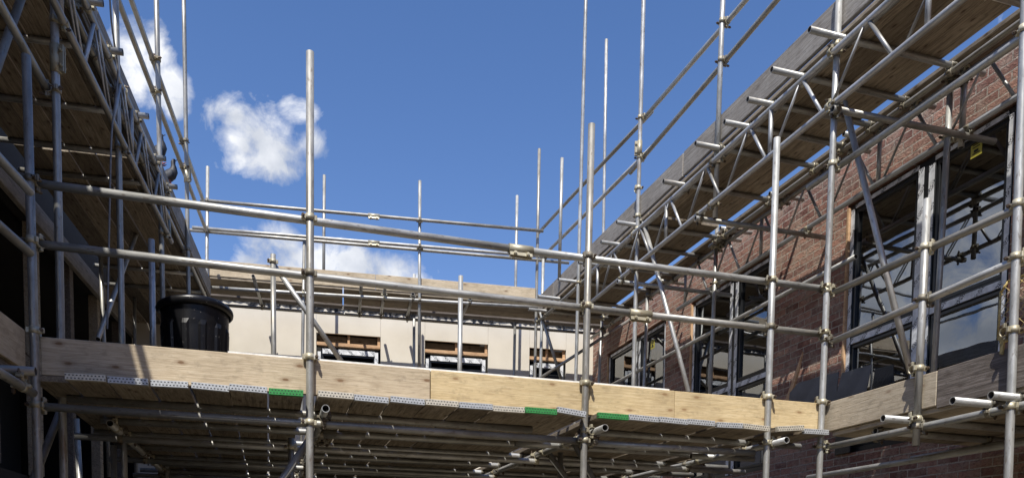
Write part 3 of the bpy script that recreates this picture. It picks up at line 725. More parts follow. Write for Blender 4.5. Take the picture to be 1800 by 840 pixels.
# right braces
G5 = 'braces of the right hand scaffold'
tube('brace_tube', Rr.px(1121, 352, .055), Rr.px(1211, 690, .055), 'long brace dropping from the upper right deck to the toe board', G5)
tube('brace_tube', Rr.px(1484, 180, .3), Rr.px(1601, 655, .6), 'steep brace crossing the left half of the largest window', G5)
tube('brace_tube', Br.px(949, 546, -.06), Br.px(987, 668, -.06), 'short brace beneath the far right corner, sloping down to the right', G5)
tube('brace_tube', Br.px(948, 665, -.12), Br.px(1110, 560, -.12), 'brace beneath the far right corner, sloping up to the right', G5)
# ------------------------------------------------------------------ right upper deck structure
def lattice(fr, name, label, s0, s1, d, ht, hb, tops, verts, group):
    e = empty(name, fr.mat(s0, d, hb), label, 'lattice beam', group)
    a = tube('chord', fr.p(s0, d, ht), fr.p(s1, d, ht), parent=e, mat=M_ALU, jt='r')
    b = tube('chord', fr.p(s0, d, hb), fr.p(s1, d, hb), parent=e, mat=M_ALU, jt='r')
    a.o['label'] = 'top chord'; b.o['label'] = 'bottom chord'
    for t in tops:
        if not (min(s0, s1) < t < max(s0, s1)): continue
        if min(s0, s1) < t-.24: tube('strut', fr.p(t, d, ht-.01), fr.p(t-.24, d, hb+.01), parent=e, r=.0145, mat=M_ALU, jt=None, wall=0, n=10)
        if t+.32 < max(s0, s1): tube('rod', fr.p(t+.04, d-.006, ht-.01), fr.p(t+.36, d-.006, hb+.01), parent=e, r=.008, mat=M_ALU, jt=None, wall=0, n=8); tube('rod', fr.p(t+.06, d+.012, ht-.01), fr.p(t+.38, d+.012, hb+.01), parent=e, r=.008, mat=M_ALU, jt=None, wall=0, n=8)
    for t in verts: tube('post', fr.p(t, d, ht), fr.p(t, d, hb), parent=e, r=.019, mat=M_ALU, jt=None, wall=0, n=12)
    return e
GX = 'lattice beams under the upper decks'
lattice(Rr, 'lattice_beam', 'bright lattice beam along the outer edge of the right hand deck', -2.2, 4.6, -.052, H(3.87), H(3.48), [ -2.5+.72*i -.04 for i in range(11)], [-.92, .76, 2.6, 4.45], GX)
o = [x for x in bpy.data.objects if x.name.startswith('chord')]
lattice(Rr, 'lattice_beam', 'shaded inner lattice beam running beside the brick wall', -1.2, 4.6, 1.18, H(3.93), H(3.5), [-2.4+.72*i for i in range(11)], [.9, 2.7, 4.4], GX)
lattice(Lr, 'lattice_beam', 'shaded lattice beam along the outer edge of the left hand deck', -.25, 3.95, .052, H(3.77), H(3.34), [-1.7+.72*i for i in range(9)], [.45, 2.25], GX)
# ledgers of upper right
G6 = 'ledgers of the right hand scaffold'
tube('ledger_tube', Rr.p(-3, .052, H(3.935)), Rr.p(7.2, .052, H(3.935)), 'outer ledger just under the edge of the right hand upper deck', G6)
tube('ledger_tube', Rr.p(-3, 1.06, H(3.935)), Rr.p(3.6, 1.06, H(3.935)), 'inner ledger beside the slit of sky, nearer length', G6)
tube('ledger_tube', Rr.p(3.45, 1.17, H(3.92)), Rr.p(7.6, 1.17, H(3.92)), 'inner ledger beside the slit of sky, farther length', G6)
tube('ledger_tube', Rr.px(1421, 330, .052), Rr.p(-3.2, .052, H(3.08)), 'bright guardrail-like tube crossing in front of the brickwork, with an open end', G6)
tube('ledger_tube', Rr.p(1.3, 1.3, H(3.02)), Rr.p(7.4, 1.3, H(3.02)), 'low inner tube passing across the window heads', G6)
# transoms of upper right deck
ORD = ['first', 'second', 'third', 'fourth', 'fifth', 'sixth', 'seventh', 'eighth', 'ninth', 'tenth', 'eleventh', 'twelfth', 'thirteenth', 'fourteenth', 'fifteenth', 'sixteenth', 'seventeenth', 'eighteenth', 'nineteenth', 'twentieth', 'twenty-first', 'twenty-second', 'twenty-third']
G7 = 'transoms poking out under the right hand upper deck'
tr = [(-1.3, -.1), (-.7, -.12), (-.01, -.27), (.48, -.25), (.89, -.2), (1.25, -.2), (1.65, -.26), (2.4, -.2), (3.44, -.25), (4.01, -.2), (4.7, -.22), (5.37, -.25), (6.1, -.3), (6.7, -.25)]
for i, (s, d) in enumerate(tr):
    j = random.uniform(-.02, .02)
    tube('transom_tube', Rr.p(s, d, H(3.985)), Rr.p(s+j, 1.36+random.uniform(-.06, .05), H(3.985)), f'{ORD[i]} transom from the near end under the right hand upper deck', G7, jt='t')
G8 = 'low transoms tied towards the brick wall'
for (s, d, h, nm) in ((-.06, -.08, 3.43, 'low tie tube reaching towards the largest window'), (1.9, -.1, 3.43, 'low tie tube reaching the left jamb of the largest window'), (3.72, -.1, 3.43, 'low tie tube above the middle brick window')):
    tube('tie_tube', Rr.p(s, d, H(h)), Rr.p(s-.02, 1.44, H(h)), nm, G8, jt='t')
for i, (x, y) in enumerate(((1395, 348), (1190, 497), (1305, 407), (1530, 245))):
    s, h = Rr.sh(x, y, 1.3); tube('putlog_tube', Rr.p(s, 1.0, h), Rr.p(s, 1.42, h), ('short tube stub lit at its end above the brick pier', 'short tube stub over the farthest window', 'short tube stub beside the slit of sky', 'short tube stub above the left part of the largest window')[i], 'short lit tube stubs by the brick wall', jt='t')
# ------------------------------------------------------------------ boards
def board(name, fr, s0, s1, d, h, mat, label, group, across=None, w=.225, t=.035, tilt=0, band=None, along='s', cat='scaffold board', yaw=0):
    """along='s': long axis on frame x, centred at d; along='d': long axis on frame n, centred at s=d value (across)"""
    L = s1-s0; bm = bmesh.new(); bbox(bm, -L/2, L/2, -w/2, w/2, -t/2, t/2, .003)
    me = to_mesh(bm, name, [mat])
    if along == 's': M = fr.mat((s0+s1)/2, d, h)
    else: M = fr.mat(d, (s0+s1)/2, h) @ Matrix.Rotation(pi/2, 4, 'Z')
    M = M @ Matrix.Rotation(tilt, 4, 'X') @ Matrix.Rotation(yaw, 4, 'Z')
    o = mesh_obj(name, me, M, None, label, cat, group)
    if band:
        bm = bmesh.new(); g = .0025
        bbox(bm, -g, .03, -w/2-.001, w/2+.001, -t/2-.0012, t/2+.0012, .001)
        mesh_obj('end_band', to_mesh(bm, 'end_band', [band]), M @ Matrix.Translation((-L/2, 0, 0)), o)
    return o
def toe(fr, s0, s1, d, h0, h1, mat, label, group, t=.038, tilt=0):
    L = s1-s0; w = h1-h0; bm = bmesh.new(); bbox(bm, -L/2, L/2, -t/2, t/2, -w/2, w/2, .0035)
    M = fr.mat((s0+s1)/2, d, (h0+h1)/2) @ Matrix.Rotation(tilt, 4, 'Y')
    o = mesh_obj('toe_board', to_mesh(bm, 'toe_board', [mat]), M, None, label, 'toe board', group)
    return o
def toe_px(fr, x0, yt0, yb0, x1, yt1, yb1, d, mat, label, group):
    a = fr.sh(x0, (yt0+yb0)/2, d); b = fr.sh(x1, (yt1+yb1)/2, d)
    L = b[0]-a[0]; ang = -atan2(b[1]-a[1], L)
    mid = (a[1]+b[1])/2
    return toe(fr, min(a[0], b[0]), max(a[0], b[0]), d, mid-.112, mid+.112, mat, label, group, tilt=ang)
DH = H(1.0615)      # centre of bridge boards
GT = 'toe boards of the bridge scaffold'
TD = .045
fs = lambda x, y=680: Fr.sh(x, y, 0)[0]
z0 = DH+.0205
toe(Fr, Fr.sh(73, 620, TD)[0], Fr.sh(755, 680, TD)[0], TD, z0, z0+.217, M_TOE1, 'long pale toe board with knots, shaded at its left end', GT)
toe(Fr, Fr.sh(756, 680, TD)[0]+.002, Fr.sh(1184, 700, TD)[0], TD, z0, z0+.217, M_TOE2, 'yellowish toe board right of the pale knotty one', GT)
toe(Fr, Fr.sh(1184, 700, TD)[0]+.002, Fr.sh(1446, 730, TD)[0], TD, z0+.001, z0+.216, M_TOE2, 'yellowish toe board ending at the right hand corner upright', GT)
# white sheet edge lying behind the toe board
box_obj('sheet_strip', Fr, Fr.sh(400, 615, TD)[0], Fr.sh(1180, 690, TD)[0], .075, .095, z0+.1, z0+.238, M_WHITE, label='thin white strip peeping over the top of the front toe boards', cat='edging strip')
GDk = 'bridge deck boards with metal end bands'
seg = [(-1.36, -.035, 6), (.035, 1.845, 8), (1.925, 3.30, 6), (3.365, 3.83, 2)]
k = 0
for gi, (a, b, n) in enumerate(seg):
    w = (b-a)/n
    for i in range(n):
        s = a+w*(i+.5); k += 1
        green = (gi, i) in ((0, 5), (1, 6), (2, 0))
        tl = {(1, 7): .10, (2, 5): .04, (3, 0): -.10, (0, 0): -.02}.get((gi, i), random.uniform(-.03, .03))
        j = random.uniform(-.02, .02)
        near = ('left of the tall free-topped pole', 'between the two free-topped poles', 'right of the second free-topped pole', 'beside the corner upright')[gi]
        board('deck_board', Fr, -.10+j, 3.80, s, DH+(.006 if abs(tl) > .05 else random.uniform(-.005, .002)), M_DECK, f"bridge board, {ORD[i]} from the left {near}, {'green' if green else 'silver'} banded end", GDk, w=w-random.choice((.003, .005, .008, .011, .015, .018)), tilt=tl, band=M_GREEN if green else random.choice((M_BAND, M_BAND, M_BAND2)), along='d', yaw=random.uniform(-.0028, .0028))
        board('deck_board', Fr, 3.83+j, 8.1, s, DH, M_DECKD, f'dark rear bridge board, {ORD[k-1]} from the left beyond the banded boards', 'rear bridge deck boards', w=w-random.choice((.003, .006, .014, .018, .022)), along='d', yaw=random.uniform(-.003, .003))
board('deck_board', Fr, .02, 3.8, -1.46, DH, M_DECKD, 'recessed dark bridge board tucked beside the left upright', GDk, w=.18, along='d')
# tubes under the bridge
GU = 'crosswise transoms under the bridge deck'
HT = DH-.019-.0245
for i, d in enumerate((.38, 1.12, 1.72, 2.45, 3.1, 3.65, 4.3, 5.0, 5.8, 6.6)):
    a0 = -1.5+random.uniform(-.1, .12); b0 = 3.95+random.uniform(-.1, .2)
    if i == 0:
        tube('transom_tube', Fr.p(-1.45, d, HT), Fr.p(1.60, d, HT), 'front crosswise transom under the bridge, left length', GU, jt='t')
        tube('transom_tube', Fr.p(1.95, d-.06, HT), Fr.p(3.9, d-.02, HT), 'front crosswise transom under the bridge, right length', GU, jt='t'); continue
    tube('transom_tube', Fr.p(a0, d, HT), Fr.p(b0, d+random.uniform(-.05, .05), HT), f'{ORD[i]} crosswise transom from the front under the bridge deck', GU, jt='t')
for (x0_, x1_, y_, d_, nm) in ((905, 990, 802, .75, 'short overlapping tube under the bridge, left of the two slanting braces'), (1080, 1165, 773, .6, 'short overlapping tube under the bridge, right of the second free-topped upright'), (1215, 1320, 790, .85, 'short overlapping tube under the bridge, below the green banded board ends'), (560, 640, 790, .9, 'short overlapping tube under the bridge, right of the thick brace')):
    a_ = Fr.sh(x0_, y_, d_)[0]; b_ = Fr.sh(x1_, y_, d_)[0]; tube('transom_tube', Fr.p(a_, d_, HT-.05), Fr.p(b_, d_-.05, HT-.05), nm, 'short overlapping tubes under the bridge', jt='t')
GV = 'ledgers under the bridge deck'
tube('ledger_tube', Fr.p(-1.52, .052, H(.905)), Fr.p(1.98, .052, H(.90)), 'front ledger clamped to the uprights below the bridge boards, left length', GV)
tube('ledger_tube', Fr.p(1.86, .10, H(.90)), Fr.p(3.3, .10, H(.90)), 'front ledger clamped to the uprights below the bridge boards, right length', GV)
for i, (d, h) in enumerate(((1.2, .95), (2.5, .95), (3.8, .95), (5.2, .93), (6.4, .93))):
    tube('ledger_tube', Fr.p(-1.6, d+.1, H(h-.03)), Fr.p(4.0, d+.1, H(h-.03)), f'{ORD[i]} long ledger behind the front one, under the bridge deck', GV)
HB = HT-.052
for s, nm in ((.085, 'open-ended bearer poking forward beside the tall free-topped front upright'), (1.95, 'open-ended bearer poking forward beside the second free-topped upright'), (3.40, 'open-ended bearer poking forward next to the fourth front upright'), (-1.3, 'bearer hidden behind the left front upright')):
    tube('bearer_tube', Fr.p(s, -.16 if s > -1 else .9, HB), Fr.p(s-.02, 7.0, HB), nm, 'bearers running back under the bridge deck')
# under-bridge uprights and braces
GQ = 'uprights in the shade under the bridge deck'
for (x, d, nm) in ((200, 2.2, 'dim upright under the bridge, left of the thick brace'), (512, 1.25, 'dark upright behind the thick brace under the bridge'), (985, 1.2, 'upright with reddish paint in the shade under the bridge'), (1250, 1.6, 'dark upright under the bridge right of the two slanting braces'), (770, 4.5, 'far dim upright under the middle of the bridge')):
    P = Fr.px(x, 820, d); stand('scaffold_standard', V((P.x, P.y, HT-.03)), V((P.x, P.y, 0)), nm, GQ, ground=False)
GZ = 'braces in the shade under the bridge deck'
A, B = Fr.px(548, 766, .2), Fr.px(497, 840, .2); tube('brace_tube', A, B+(B-A)*2.5, 'thick sunlit brace leaning down to the left under the bridge', GZ)
A, B = Fr.px(958, 788, 1.1), Fr.px(1000, 845, 1.1); tube('brace_tube', A, B+(B-A)*2.5, 'left of two braces slanting down to the right under the bridge', GZ)
A, B = Fr.px(1005, 770, .6), Fr.px(1045, 845, .6); tube('brace_tube', A, B+(B-A)*2.5, 'right of two braces slanting down to the right under the bridge', GZ)
A, B = Lr.px(107, 720, -.12), Lr.px(60, 840, -.12); tube('brace_tube', A, B+(B-A)*1.5, 'dim brace leaning behind the left uprights under the bridge', GZ)
for i, (x, y, x2, y2, d) in enumerate(((912, 800, 945, 797, .8), (1180, 790, 1240, 788, .5), (1120, 770, 1148, 769, .5), (1290, 783, 1300, 782, .5))): pass
# ---- upper decks
GP = 'toe boards of the right hand upper deck'
TZ = H(4.075)
toe(Rr, 2.42, 6.35, .045, TZ, TZ+.235, M_GREYW, 'dark grey upper toe board at the far end of the right hand deck', GP)
toe(Rr, -1.2, 2.4, .045, TZ+.002, TZ+.24, M_GREYW, 'pale grey weathered upper toe board above the lattice beam', GP)
toe(Rr, -4.6, -1.22, .045, TZ, TZ+.235, M_TOE3, 'upper toe board at the top right picture corner', GP)
toe(Rr, 6.37, 7.3, .045, TZ, TZ+.235, M_GREYW, 'short upper toe board ending at the far right corner', GP)
GH = 'boards of the right hand upper deck'
BH = H(4.03)
for r_, (a, b) in enumerate(((-4.4, -.62), (-.6, 3.2), (3.22, 7.0), )):
    for q in range(4):
        dd = .145+.233*q
        board('deck_board', Rr, a+random.uniform(-.03, .03), b-.03+random.uniform(-.01, .03), dd, BH, M_DECK, f"{('outermost','second','third','innermost')[q]} main board of the right hand upper deck, {('nearest','middle','farthest')[r_]} length", GH, w=.229)
    board('deck_board', Rr, a, b-.03, 1.165, BH, M_DECKD, f"inside board between the slit of sky and the brick wall, {('nearest','middle','farthest')[r_]} length", GH, w=.2)
# right first-lift deck
GK = 'boards of the right hand lower deck'
for q in range(6):
    board('deck_board', Rr, -4.2, -.03, .16+.228*q, DH, M_DECK if q else M_TOE3, f"{('outermost','second','third','fourth','fifth','innermost')[q]} board of the right hand lower deck seen from below", GK, w=.224)
for i, (s, d0) in enumerate(((-.45, .08), (-.86, -.22), (-1.44, -.24), (-1.63, -.16), (-2.2, -.2))):
    tube('transom_tube', Rr.p(s, d0, HT), Rr.p(s+.02, 1.3, HT), f"{ORD[i]} transom from the corner upright under the right hand lower deck", 'transoms under the right hand lower deck', jt='t')
tube('ledger_tube', Rr.p(.1, .052, HT-.05), Rr.p(-4, .052, HT-.05), 'sunlit outer ledger below the right hand toe boards', G6)
tube('ledger_tube', Rr.p(.3, 1.12, HT-.05), Rr.p(-4, 1.12, HT-.05), 'shaded inner ledger below the right hand lower deck', G6)
tube('ledger_tube', Rr.p(1.0, .62, H(.86)), Rr.p(-4, .62, H(.86)), 'low middle tube beneath the right hand lower deck', G6)
stand('scaffold_standard', Rr.p(-.95, 1.1, HT-.02), Rr.p(-.95, 1.1, 0), 'dim inner upright below the right hand lower deck', GQ, ground=False)
GTR = 'toe boards of the right hand lower deck'
sA = Rr.sh(1453, 730, TD)[0]; sB = Rr.sh(1651, 660, TD)[0]
toe(Rr, sB, sA, TD, z0, z0+.222, M_TOE3, 'tan toe board just right of the corner upright, with a sawn end', GTR)
toe(Rr, -2.6+.2, sB-.004, TD, z0-.01, z0+.235, M_DARKW, 'dark split toe board under the yellow wire guard', GTR, tilt=.012)
# left decks
GN = 'boards of the left hand upper deck'
LB = H(3.86)
for r_, (a, b) in enumerate(((-4.4, -.5), (-.48, 3.3), (3.32, 7.1), (7.12, 9.3))):
    for q in range(5 if r_ < 3 else 6):
        board('deck_board', Lr, a+random.uniform(-.02, .02), b-.02, -.15-.231*q-(.17 if r_ == 0 else 0), LB, M_DECK if q % 2 else M_DECKD, f"{('outermost','second','third','fourth','fifth','sixth','innermost')[q]} board of the left hand upper deck, {('nearest','middle','farthest','corner')[r_]} length", GN, w=.231-random.choice((.003, .004, .009, .014)))  # nearest length is unseen, pulled inward to move its shadow edge
lends = [Lr.sh(x, y, .15)[0] for x, y in ((182, 30), (217, 134), (262, 227), (292, 305), (312, 350))]
for i, (s, dd) in enumerate(sorted([(q, .15) for q in lends] + [(q, -.1) for q in (-.3, .4, 1.0, 4.0, 6.3, 7.0)])):
    tube('transom_tube', Lr.p(s, dd, LB-.0435), Lr.p(s, -1.3, LB-.0435), f'{ORD[i]} transom from the near end under the left hand upper deck', 'transoms under the left hand upper deck', jt='t')
tube('ledger_tube', Lr.p(-3, -.052, LB-.094), Lr.p(7.4, -.052, LB-.094), 'outer ledger hidden behind the left hand lattice beam', G4)
tz = LB+.02
toe(Lr, -4.4, -.55, -.2, tz, tz+.232, M_GREYW, 'nearest hidden toe board of the left hand upper deck, above the picture', 'toe boards of the left hand upper deck')  # unseen, set inward to place the shadow edge on the front toe board
toe(Lr, -.5, 1.6, -.045, tz, tz+.232, M_GREYW, 'near weathered toe board of the left hand upper deck', 'toe boards of the left hand upper deck')
toe(Lr, 1.61, 4.9, -.045, tz, tz+.232, M_GREYW, 'middle toe board of the left hand upper deck, under the pigeons', 'toe boards of the left hand upper deck')
toe(Lr, 4.91, 7.4, -.045, tz, tz+.232, M_GREYW, 'far toe board of the left hand upper deck, meeting the back one', 'toe boards of the left hand upper deck')
toe(Lr, -3.6, -.05, -.045, H(1.085), H(1.31), M_TOE1, 'toe board entering at the lower left picture edge', 'toe boards of the left hand lower deck')
for q in range(5): board('deck_board', Lr, -3.8, -.06, -.16-.23*q, DH, M_DECKD, f"{('outermost','second','third','fourth','innermost')[q]} board of the left hand lower deck at the picture edge", 'boards of the left hand lower deck', w=.224)
for i, s in enumerate((-.35, -1.2)): tube('transom_tube', Lr.p(s, .12, HT), Lr.p(s, -1.3, HT), ('transom under the left hand lower deck next to the left upright', 'transom under the left hand lower deck farther from the left upright')[i], None, jt='t')
# back deck
GW = 'boards of the back upper deck'
BBH = H(4.19); bl = Br.sh(330, 520, 0)[0]; br_ = Br.sh(950, 520, 0)[0]
for r_, (a, b) in enumerate(((bl-1.2, bl+2.2), (bl+2.22, br_+1.6))):
    for q, dd in enumerate((.15, .38, .61)):
        board('deck_board', Br, a, b, dd, BBH, M_DECK, f"{('front','middle','rear')[q]} board of the back upper deck, {('left','right')[r_]} length", GW, w=.227)
    board('deck_board', Br, a, b, .90, BBH+.0, M_DARKW, f"separate inner board by the cream wall, {('left','right')[r_]} length", GW, w=.16)
xm = Br.sh(660, 490, .045)[0]
toe(Br, Br.sh(367, 480, .045)[0], xm, .045, BBH+.02, BBH+.245, M_TOE1, 'left toe board of the back upper deck, grey beige and sunlit', 'toe boards of the back upper deck')
toe(Br, xm+.004, Br.sh(941, 505, .045)[0], .045, BBH+.02, BBH+.245, M_TOE1, 'right toe board of the back upper deck, grey beige and sunlit', 'toe boards of the back upper deck')
for i, (x, y) in enumerate(((445, 493), (635, 505), (677, 509), (728, 520), (830, 530))):
    s = Br.sh(x, y, -.3)[0]; tube('transom_tube', Br.p(s, -.3 if i < 3 else -.1, BBH-.0435), Br.p(s, 1.18, BBH-.0435), f'{ORD[i]} transom from the left under the back upper deck, seen end on', 'transoms under the back upper deck', jt='t')
tube('ledger_tube', Br.p(bl-.5, 1.0, BBH-.095), Br.p(br_+1.5, 1.0, BBH-.095), 'dark inner ledger in front of the cream wall head', G3)
swivel_all()
# sleeves on uprights
for t, x, y, f in ((L2, 100, 105, V((1, 0, 0))), (S9, 1121, 262, V((-1, 0, 0))), (L5, 328, 308, V((1, -.3, 0)))): sleeve(t, near_px(t, x, y), f)
# band couplers (toe board clips) at toe tops
def bandclip(t, x, y):
    P = near_px(t, x, y); put_coupler(t, P, (t.A-t.B), Fr.n, CPL[0])
for t, x, y in ((F2, 544, 627), (F3, 1030, 673), (F4, 1349, 697), (F5, 1445, 706), (F1, 60, 580), (S6, 1615, 647), (S7, 1777, 580), (S9, 1118, 330)): bandclip(t, x, y)
# hanging cable on the left
def cable(name, pts, r, mat, label, cat):
    bm = bmesh.new(); prev = None; P0_ = pts[0]; dn = []
    for i in range(len(pts)-1):
        for k in range(6):
            t = k/6; a0 = pts[max(0, i-1)]; a1 = pts[i]; a2 = pts[i+1]; a3 = pts[min(len(pts)-1, i+2)]
            dn.append(.5*((2*a1)+(a2-a0)*t+(2*a0-5*a1+4*a2-a3)*t*t+(3*a1-a0-3*a2+a3)*t**3))
    for p in dn:
        c = [bm.verts.new(p-P0_+V((r*cos(2*pi*k/8), r*sin(2*pi*k/8), 0))) for k in range(8)]
        if prev: skin(bm, prev, c)
        prev = c
    return mesh_obj(name, to_mesh(bm, name, [mat]), Matrix.Translation(P0_), None, label, cat)
cable('cable', [Lr.px(x, y, .09) for x, y in ((190, -60), (196, 40), (207, 120), (203, 180), (196, 240), (192, 400), (188, 600))], .007, plain('cable_sheath', (.2, .19, .18), .6), 'thin grey cable hanging down beside the left uprights', 'cable')
# ------------------------------------------------------------------ bin
def make_bin():
    P = Fr.px(343, 560, 1.45); M = Matrix.Translation((P.x, P.y, DH+.02))
    topz = Fr.px(343, 543, 1.45).z-(DH+.02); e = empty('dustbin', M, 'black ribbed plastic dustbin with a thick rolled rim standing on the bridge deck', 'bin')
    bm = bmesh.new(); n = 96
    def rg(z, r, rib):
        return [bm.verts.new(((r+(rib if (i % 8) in (0, 1, 2) else 0))*cos(2*pi*i/n), (r+(rib if (i % 8) in (0, 1, 2) else 0))*sin(2*pi*i/n), z)) for i in range(n)]
    prof = [(0, .195, .0), (.02, .205, .006), (topz*.45, .225, .012), (topz*.80, .24, .012), (topz*.84, .243, 0), (topz-.02, .247, 0)]
    prev = None
    for z, r, rb in prof:
        c = rg(z, r, rb)
        if prev: skin(bm, prev, c, False)
        else: bm.faces.new(c)
        prev = c
    for z, r in ((topz-.02, .235), (.03, .2)):
        c = rg(z, r, 0); skin(bm, prev, c, False); prev = c
    bm.faces.new(prev)
    mesh_obj('body', to_mesh(bm, 'body', [M_BIN]), M, e)
    bm = bmesh.new(); prev = None; first = None     # rolled rim, slightly squashed and dipping
    for i in range(72):
        a = 2*pi*i/72; R = .262; c = []
        for k in range(10):
            b_ = 2*pi*k/10; rr = .02
            c.append(bm.verts.new(((R+rr*.9*cos(b_))*cos(a), (R+rr*.9*cos(b_))*sin(a), topz-.012+.030*sin(b_)-.012*sin(2*a+.4))))
        if prev: skin(bm, prev, c)
        else: first = c
        prev = c
    skin(bm, prev, first)
    mesh_obj('rim', to_mesh(bm, 'rim', [M_BIN]), M, e)
make_bin()
# ------------------------------------------------------------------ pigeons
def pigeon(P, yaw, label, s=1.0, lean=0):
    """standing pigeon: bird faces local +X; feet at the origin"""
    bm = bmesh.new()
    prof = [(-.175, .062, .004, .018), (-.13, .075, .009, .026), (-.09, .09, .022, .034), (-.05, .10, .042, .042), (-.01, .112, .054, .05), (.035, .125, .055, .05),
            (.065, .148, .044, .04), (.078, .178, .03, .028), (.084, .205, .022, .022), (.092, .228, .023, .023), (.105, .243, .019, .018), (.121, .243, .010, .009)]
    prev = None; n = 14
    for i, (x, z, rz, ry) in enumerate(prof):
        a = prof[max(0, i-1)]; b = prof[min(len(prof)-1, i+1)]; t = V((b[0]-a[0], 0, b[1]-a[1])).normalized(); nrm = V((-t.z, 0, t.x))
        c = [bm.verts.new(V((x, 0, z)) + nrm*rz*cos(2*pi*k/n) + V((0, 1, 0))*ry*sin(2*pi*k/n)) for k in range(n)]
        if prev: skin(bm, prev, c)
        else: bm.faces.new(c)
        prev = c
    bm.faces.new(prev)
    M = Matrix.Translation(P) @ Matrix.Rotation(yaw, 4, 'Z') @ Matrix.Rotation(lean, 4, 'Y') @ Matrix.Scale(s, 4)
    b = mesh_obj('pigeon', to_mesh(bm, 'pigeon', [M_PIGEON]), M, None, label, 'pigeon', 'pigeons on the left hand toe board')
    bm = bmesh.new(); bbox(bm, .118, .142, -.004, .004, .236, .242, .002)
    mesh_obj('beak', to_mesh(bm, 'beak', [M_CORE]), M, b)
    for sy in (-1, 1):
        bm = bmesh.new(); bbox(bm, -.006, .006, sy*.022-.003, sy*.022+.003, 0, .075); bbox(bm, -.012, .034, sy*.022-.002, sy*.022+.002, 0, .005); bbox(bm, .002, .022, sy*.022-.012, sy*.022+.012, 0, .004)
        mesh_obj('leg', to_mesh(bm, 'leg', [plain('pink_foot', (.3, .08, .07))]), M, b)
        bm = bmesh.new(); pr = None
        for x, z, h, w_ in ((-.15, .075, .006, .004), (-.1, .085, .022, .01), (-.03, .1, .036, .012), (.03, .115, .034, .01), (.06, .13, .014, .004)):
            c = [bm.verts.new((x, sy*(.030 + w_*cos(2*pi*k/8)+(.018 if x > -.12 else 0)-.0), z+h*sin(2*pi*k/8))) for k in range(8)]
            if pr: skin(bm, pr, c)
            else: bm.faces.new(c)
            pr = c
        bm.faces.new(pr); mesh_obj('wing', to_mesh(bm, 'wing', [plain('wing_grey', (.04, .045, .055), .7, ns=70, var=.6)]), M, b)
ztoe = tz+.232
for (x, y, yw, lb, ln) in ((286, 278, .35, 'higher of two dark pigeons, hunched beside an upright', -.45), (303, 326, .25, 'lower of two dark pigeons, neck raised against the sky', -.35)):
    s = Lr.sh(x-4, y, -.045)[0]; pigeon(Lr.p(s, -.02, ztoe), yw, lb, 1.1, ln)
# ------------------------------------------------------------------ bits on the right lower deck
def panel(px_list, d, t, mat, name, label, cat, group=None):
    pts = [Rr.px(x, y, d) for x, y in px_list]; bm = bmesh.new(); o = sum(pts, V())/len(pts)
    f = [bm.verts.new(p-o) for p in pts]; g = [bm.verts.new(p-o+Rr.n*t) for p in pts]
    bm.faces.new(f); bm.faces.new(g[::-1])
    for i in range(len(f)): bm.faces.new((f[i], f[(i+1) % len(f)], g[(i+1) % len(f)], g[i]))
    return mesh_obj(name, to_mesh(bm, name, [mat]), Matrix.Translation(o), None, label, cat, group)
panel([(1386, 715), (1388, 690), (1404, 672), (1474, 653), (1468, 715)], .9, .006, M_SHEET, 'plastic_sheet', 'dark grey sheet leaning low behind the corner upright', 'sheet', 'sheets leaning on the right hand lower deck')
panel([(1464, 715), (1480, 655), (1532, 640), (1522, 690), (1515, 715)], .8, .006, M_SHEET, 'plastic_sheet', 'dark grey sheet with a sharp raised corner right of the corner upright', 'sheet', 'sheets leaning on the right hand lower deck')
panel([(1530, 700), (1538, 648), (1570, 640), (1572, 690)], 1.0, .006, M_RUBBER, 'plastic_sheet', 'black sheet propped beneath the left half of the largest window', 'sheet', 'sheets leaning on the right hand lower deck')
panel([(1374, 712), (1381, 700), (1399, 650), (1410, 618), (1403, 652), (1388, 700), (1384, 712)], 1.35, .02, M_PINE, 'timber_offcut', 'splintered timber offcut leaning against the brick pier', 'timber')
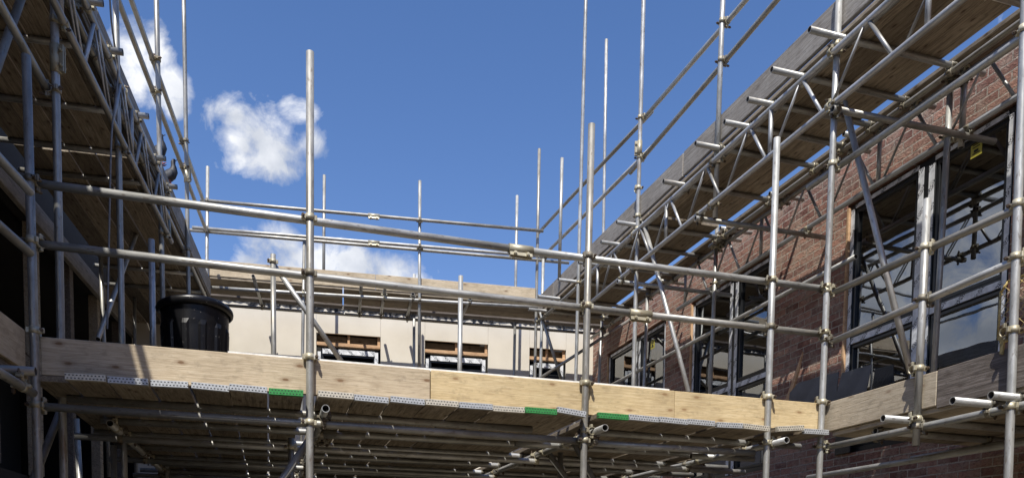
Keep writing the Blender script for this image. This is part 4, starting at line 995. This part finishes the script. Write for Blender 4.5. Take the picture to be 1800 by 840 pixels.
# yellow wire mesh guard
e = Rr.mat(0, 0, 0)
g0 = Rr.sh(1755, 590, .12); gt = Rr.sh(1758, 500, .12); s_r = g0[0]-1.0
P = Rr.p(g0[0], .12, g0[1])
guard = empty('mesh_guard', Matrix.Translation(P), 'rusty yellow wire mesh guard panel behind the right edge upright', 'guard panel')
h0, h1 = g0[1]-.02, gt[1]
fr_ = [Rr.p(g0[0], .12, h0), Rr.p(g0[0], .12, h1-.05), Rr.p(g0[0]-.05, .12, h1), Rr.p(s_r, .12, h1), Rr.p(s_r, .12, h0), Rr.p(g0[0], .12, h0)]
for i in range(5): tube('frame', fr_[i], fr_[i+1], parent=guard, r=.007, mat=M_PAINTY, jt=None, wall=0, n=8)
bm = bmesh.new(); mw = 1.0; mh = h1-h0
def wire(a, b, r=.0018):
    A = Rr.p(*a)-P; B = Rr.p(*b)-P; n0 = len(bm.verts); tube_bm((B-A).length, r, 5, 0, bm); bm.verts.ensure_lookup_table()
    bmesh.ops.transform(bm, matrix=axmat(A, B), verts=bm.verts[n0:])
st = .055; kx = -mh
while kx < mw:
    for sgn in (1, -1):
        u0, u1 = max(0, kx), min(mw, kx+mh)
        if u1 > u0:
            v0, v1 = (u0-kx), (u1-kx)
            if sgn < 0: v0, v1 = mh-v0, mh-v1
            wire((g0[0]-u0, .12+.002*sgn, h0+v0), (g0[0]-u1, .12+.002*sgn, h0+v1))
    kx += st
mesh_obj('wire_mesh', to_mesh(bm, 'wire_mesh', [M_PAINTY]), Matrix.Translation(P), guard)
panel([(1752, 592), (1775, 590), (1774, 598), (1764, 602), (1762, 622), (1757, 622), (1757, 600)], .015, .012, M_PAINTY, 'hook_strap', 'bent yellow metal strap hooked over the dark toe board', 'strap')
# spirit level hanging by the left corner
A, B = Lr.px(294, 360, -.06), Lr.px(298, 416, -.06)
tube('paint_pole', A, B, 'short blue and white striped pole tied among the left tubes', None, cat='pole', r=.02, mat=plain('blue_label', (.2, .32, .45), .4, ns=25, var=.9), jt=None)
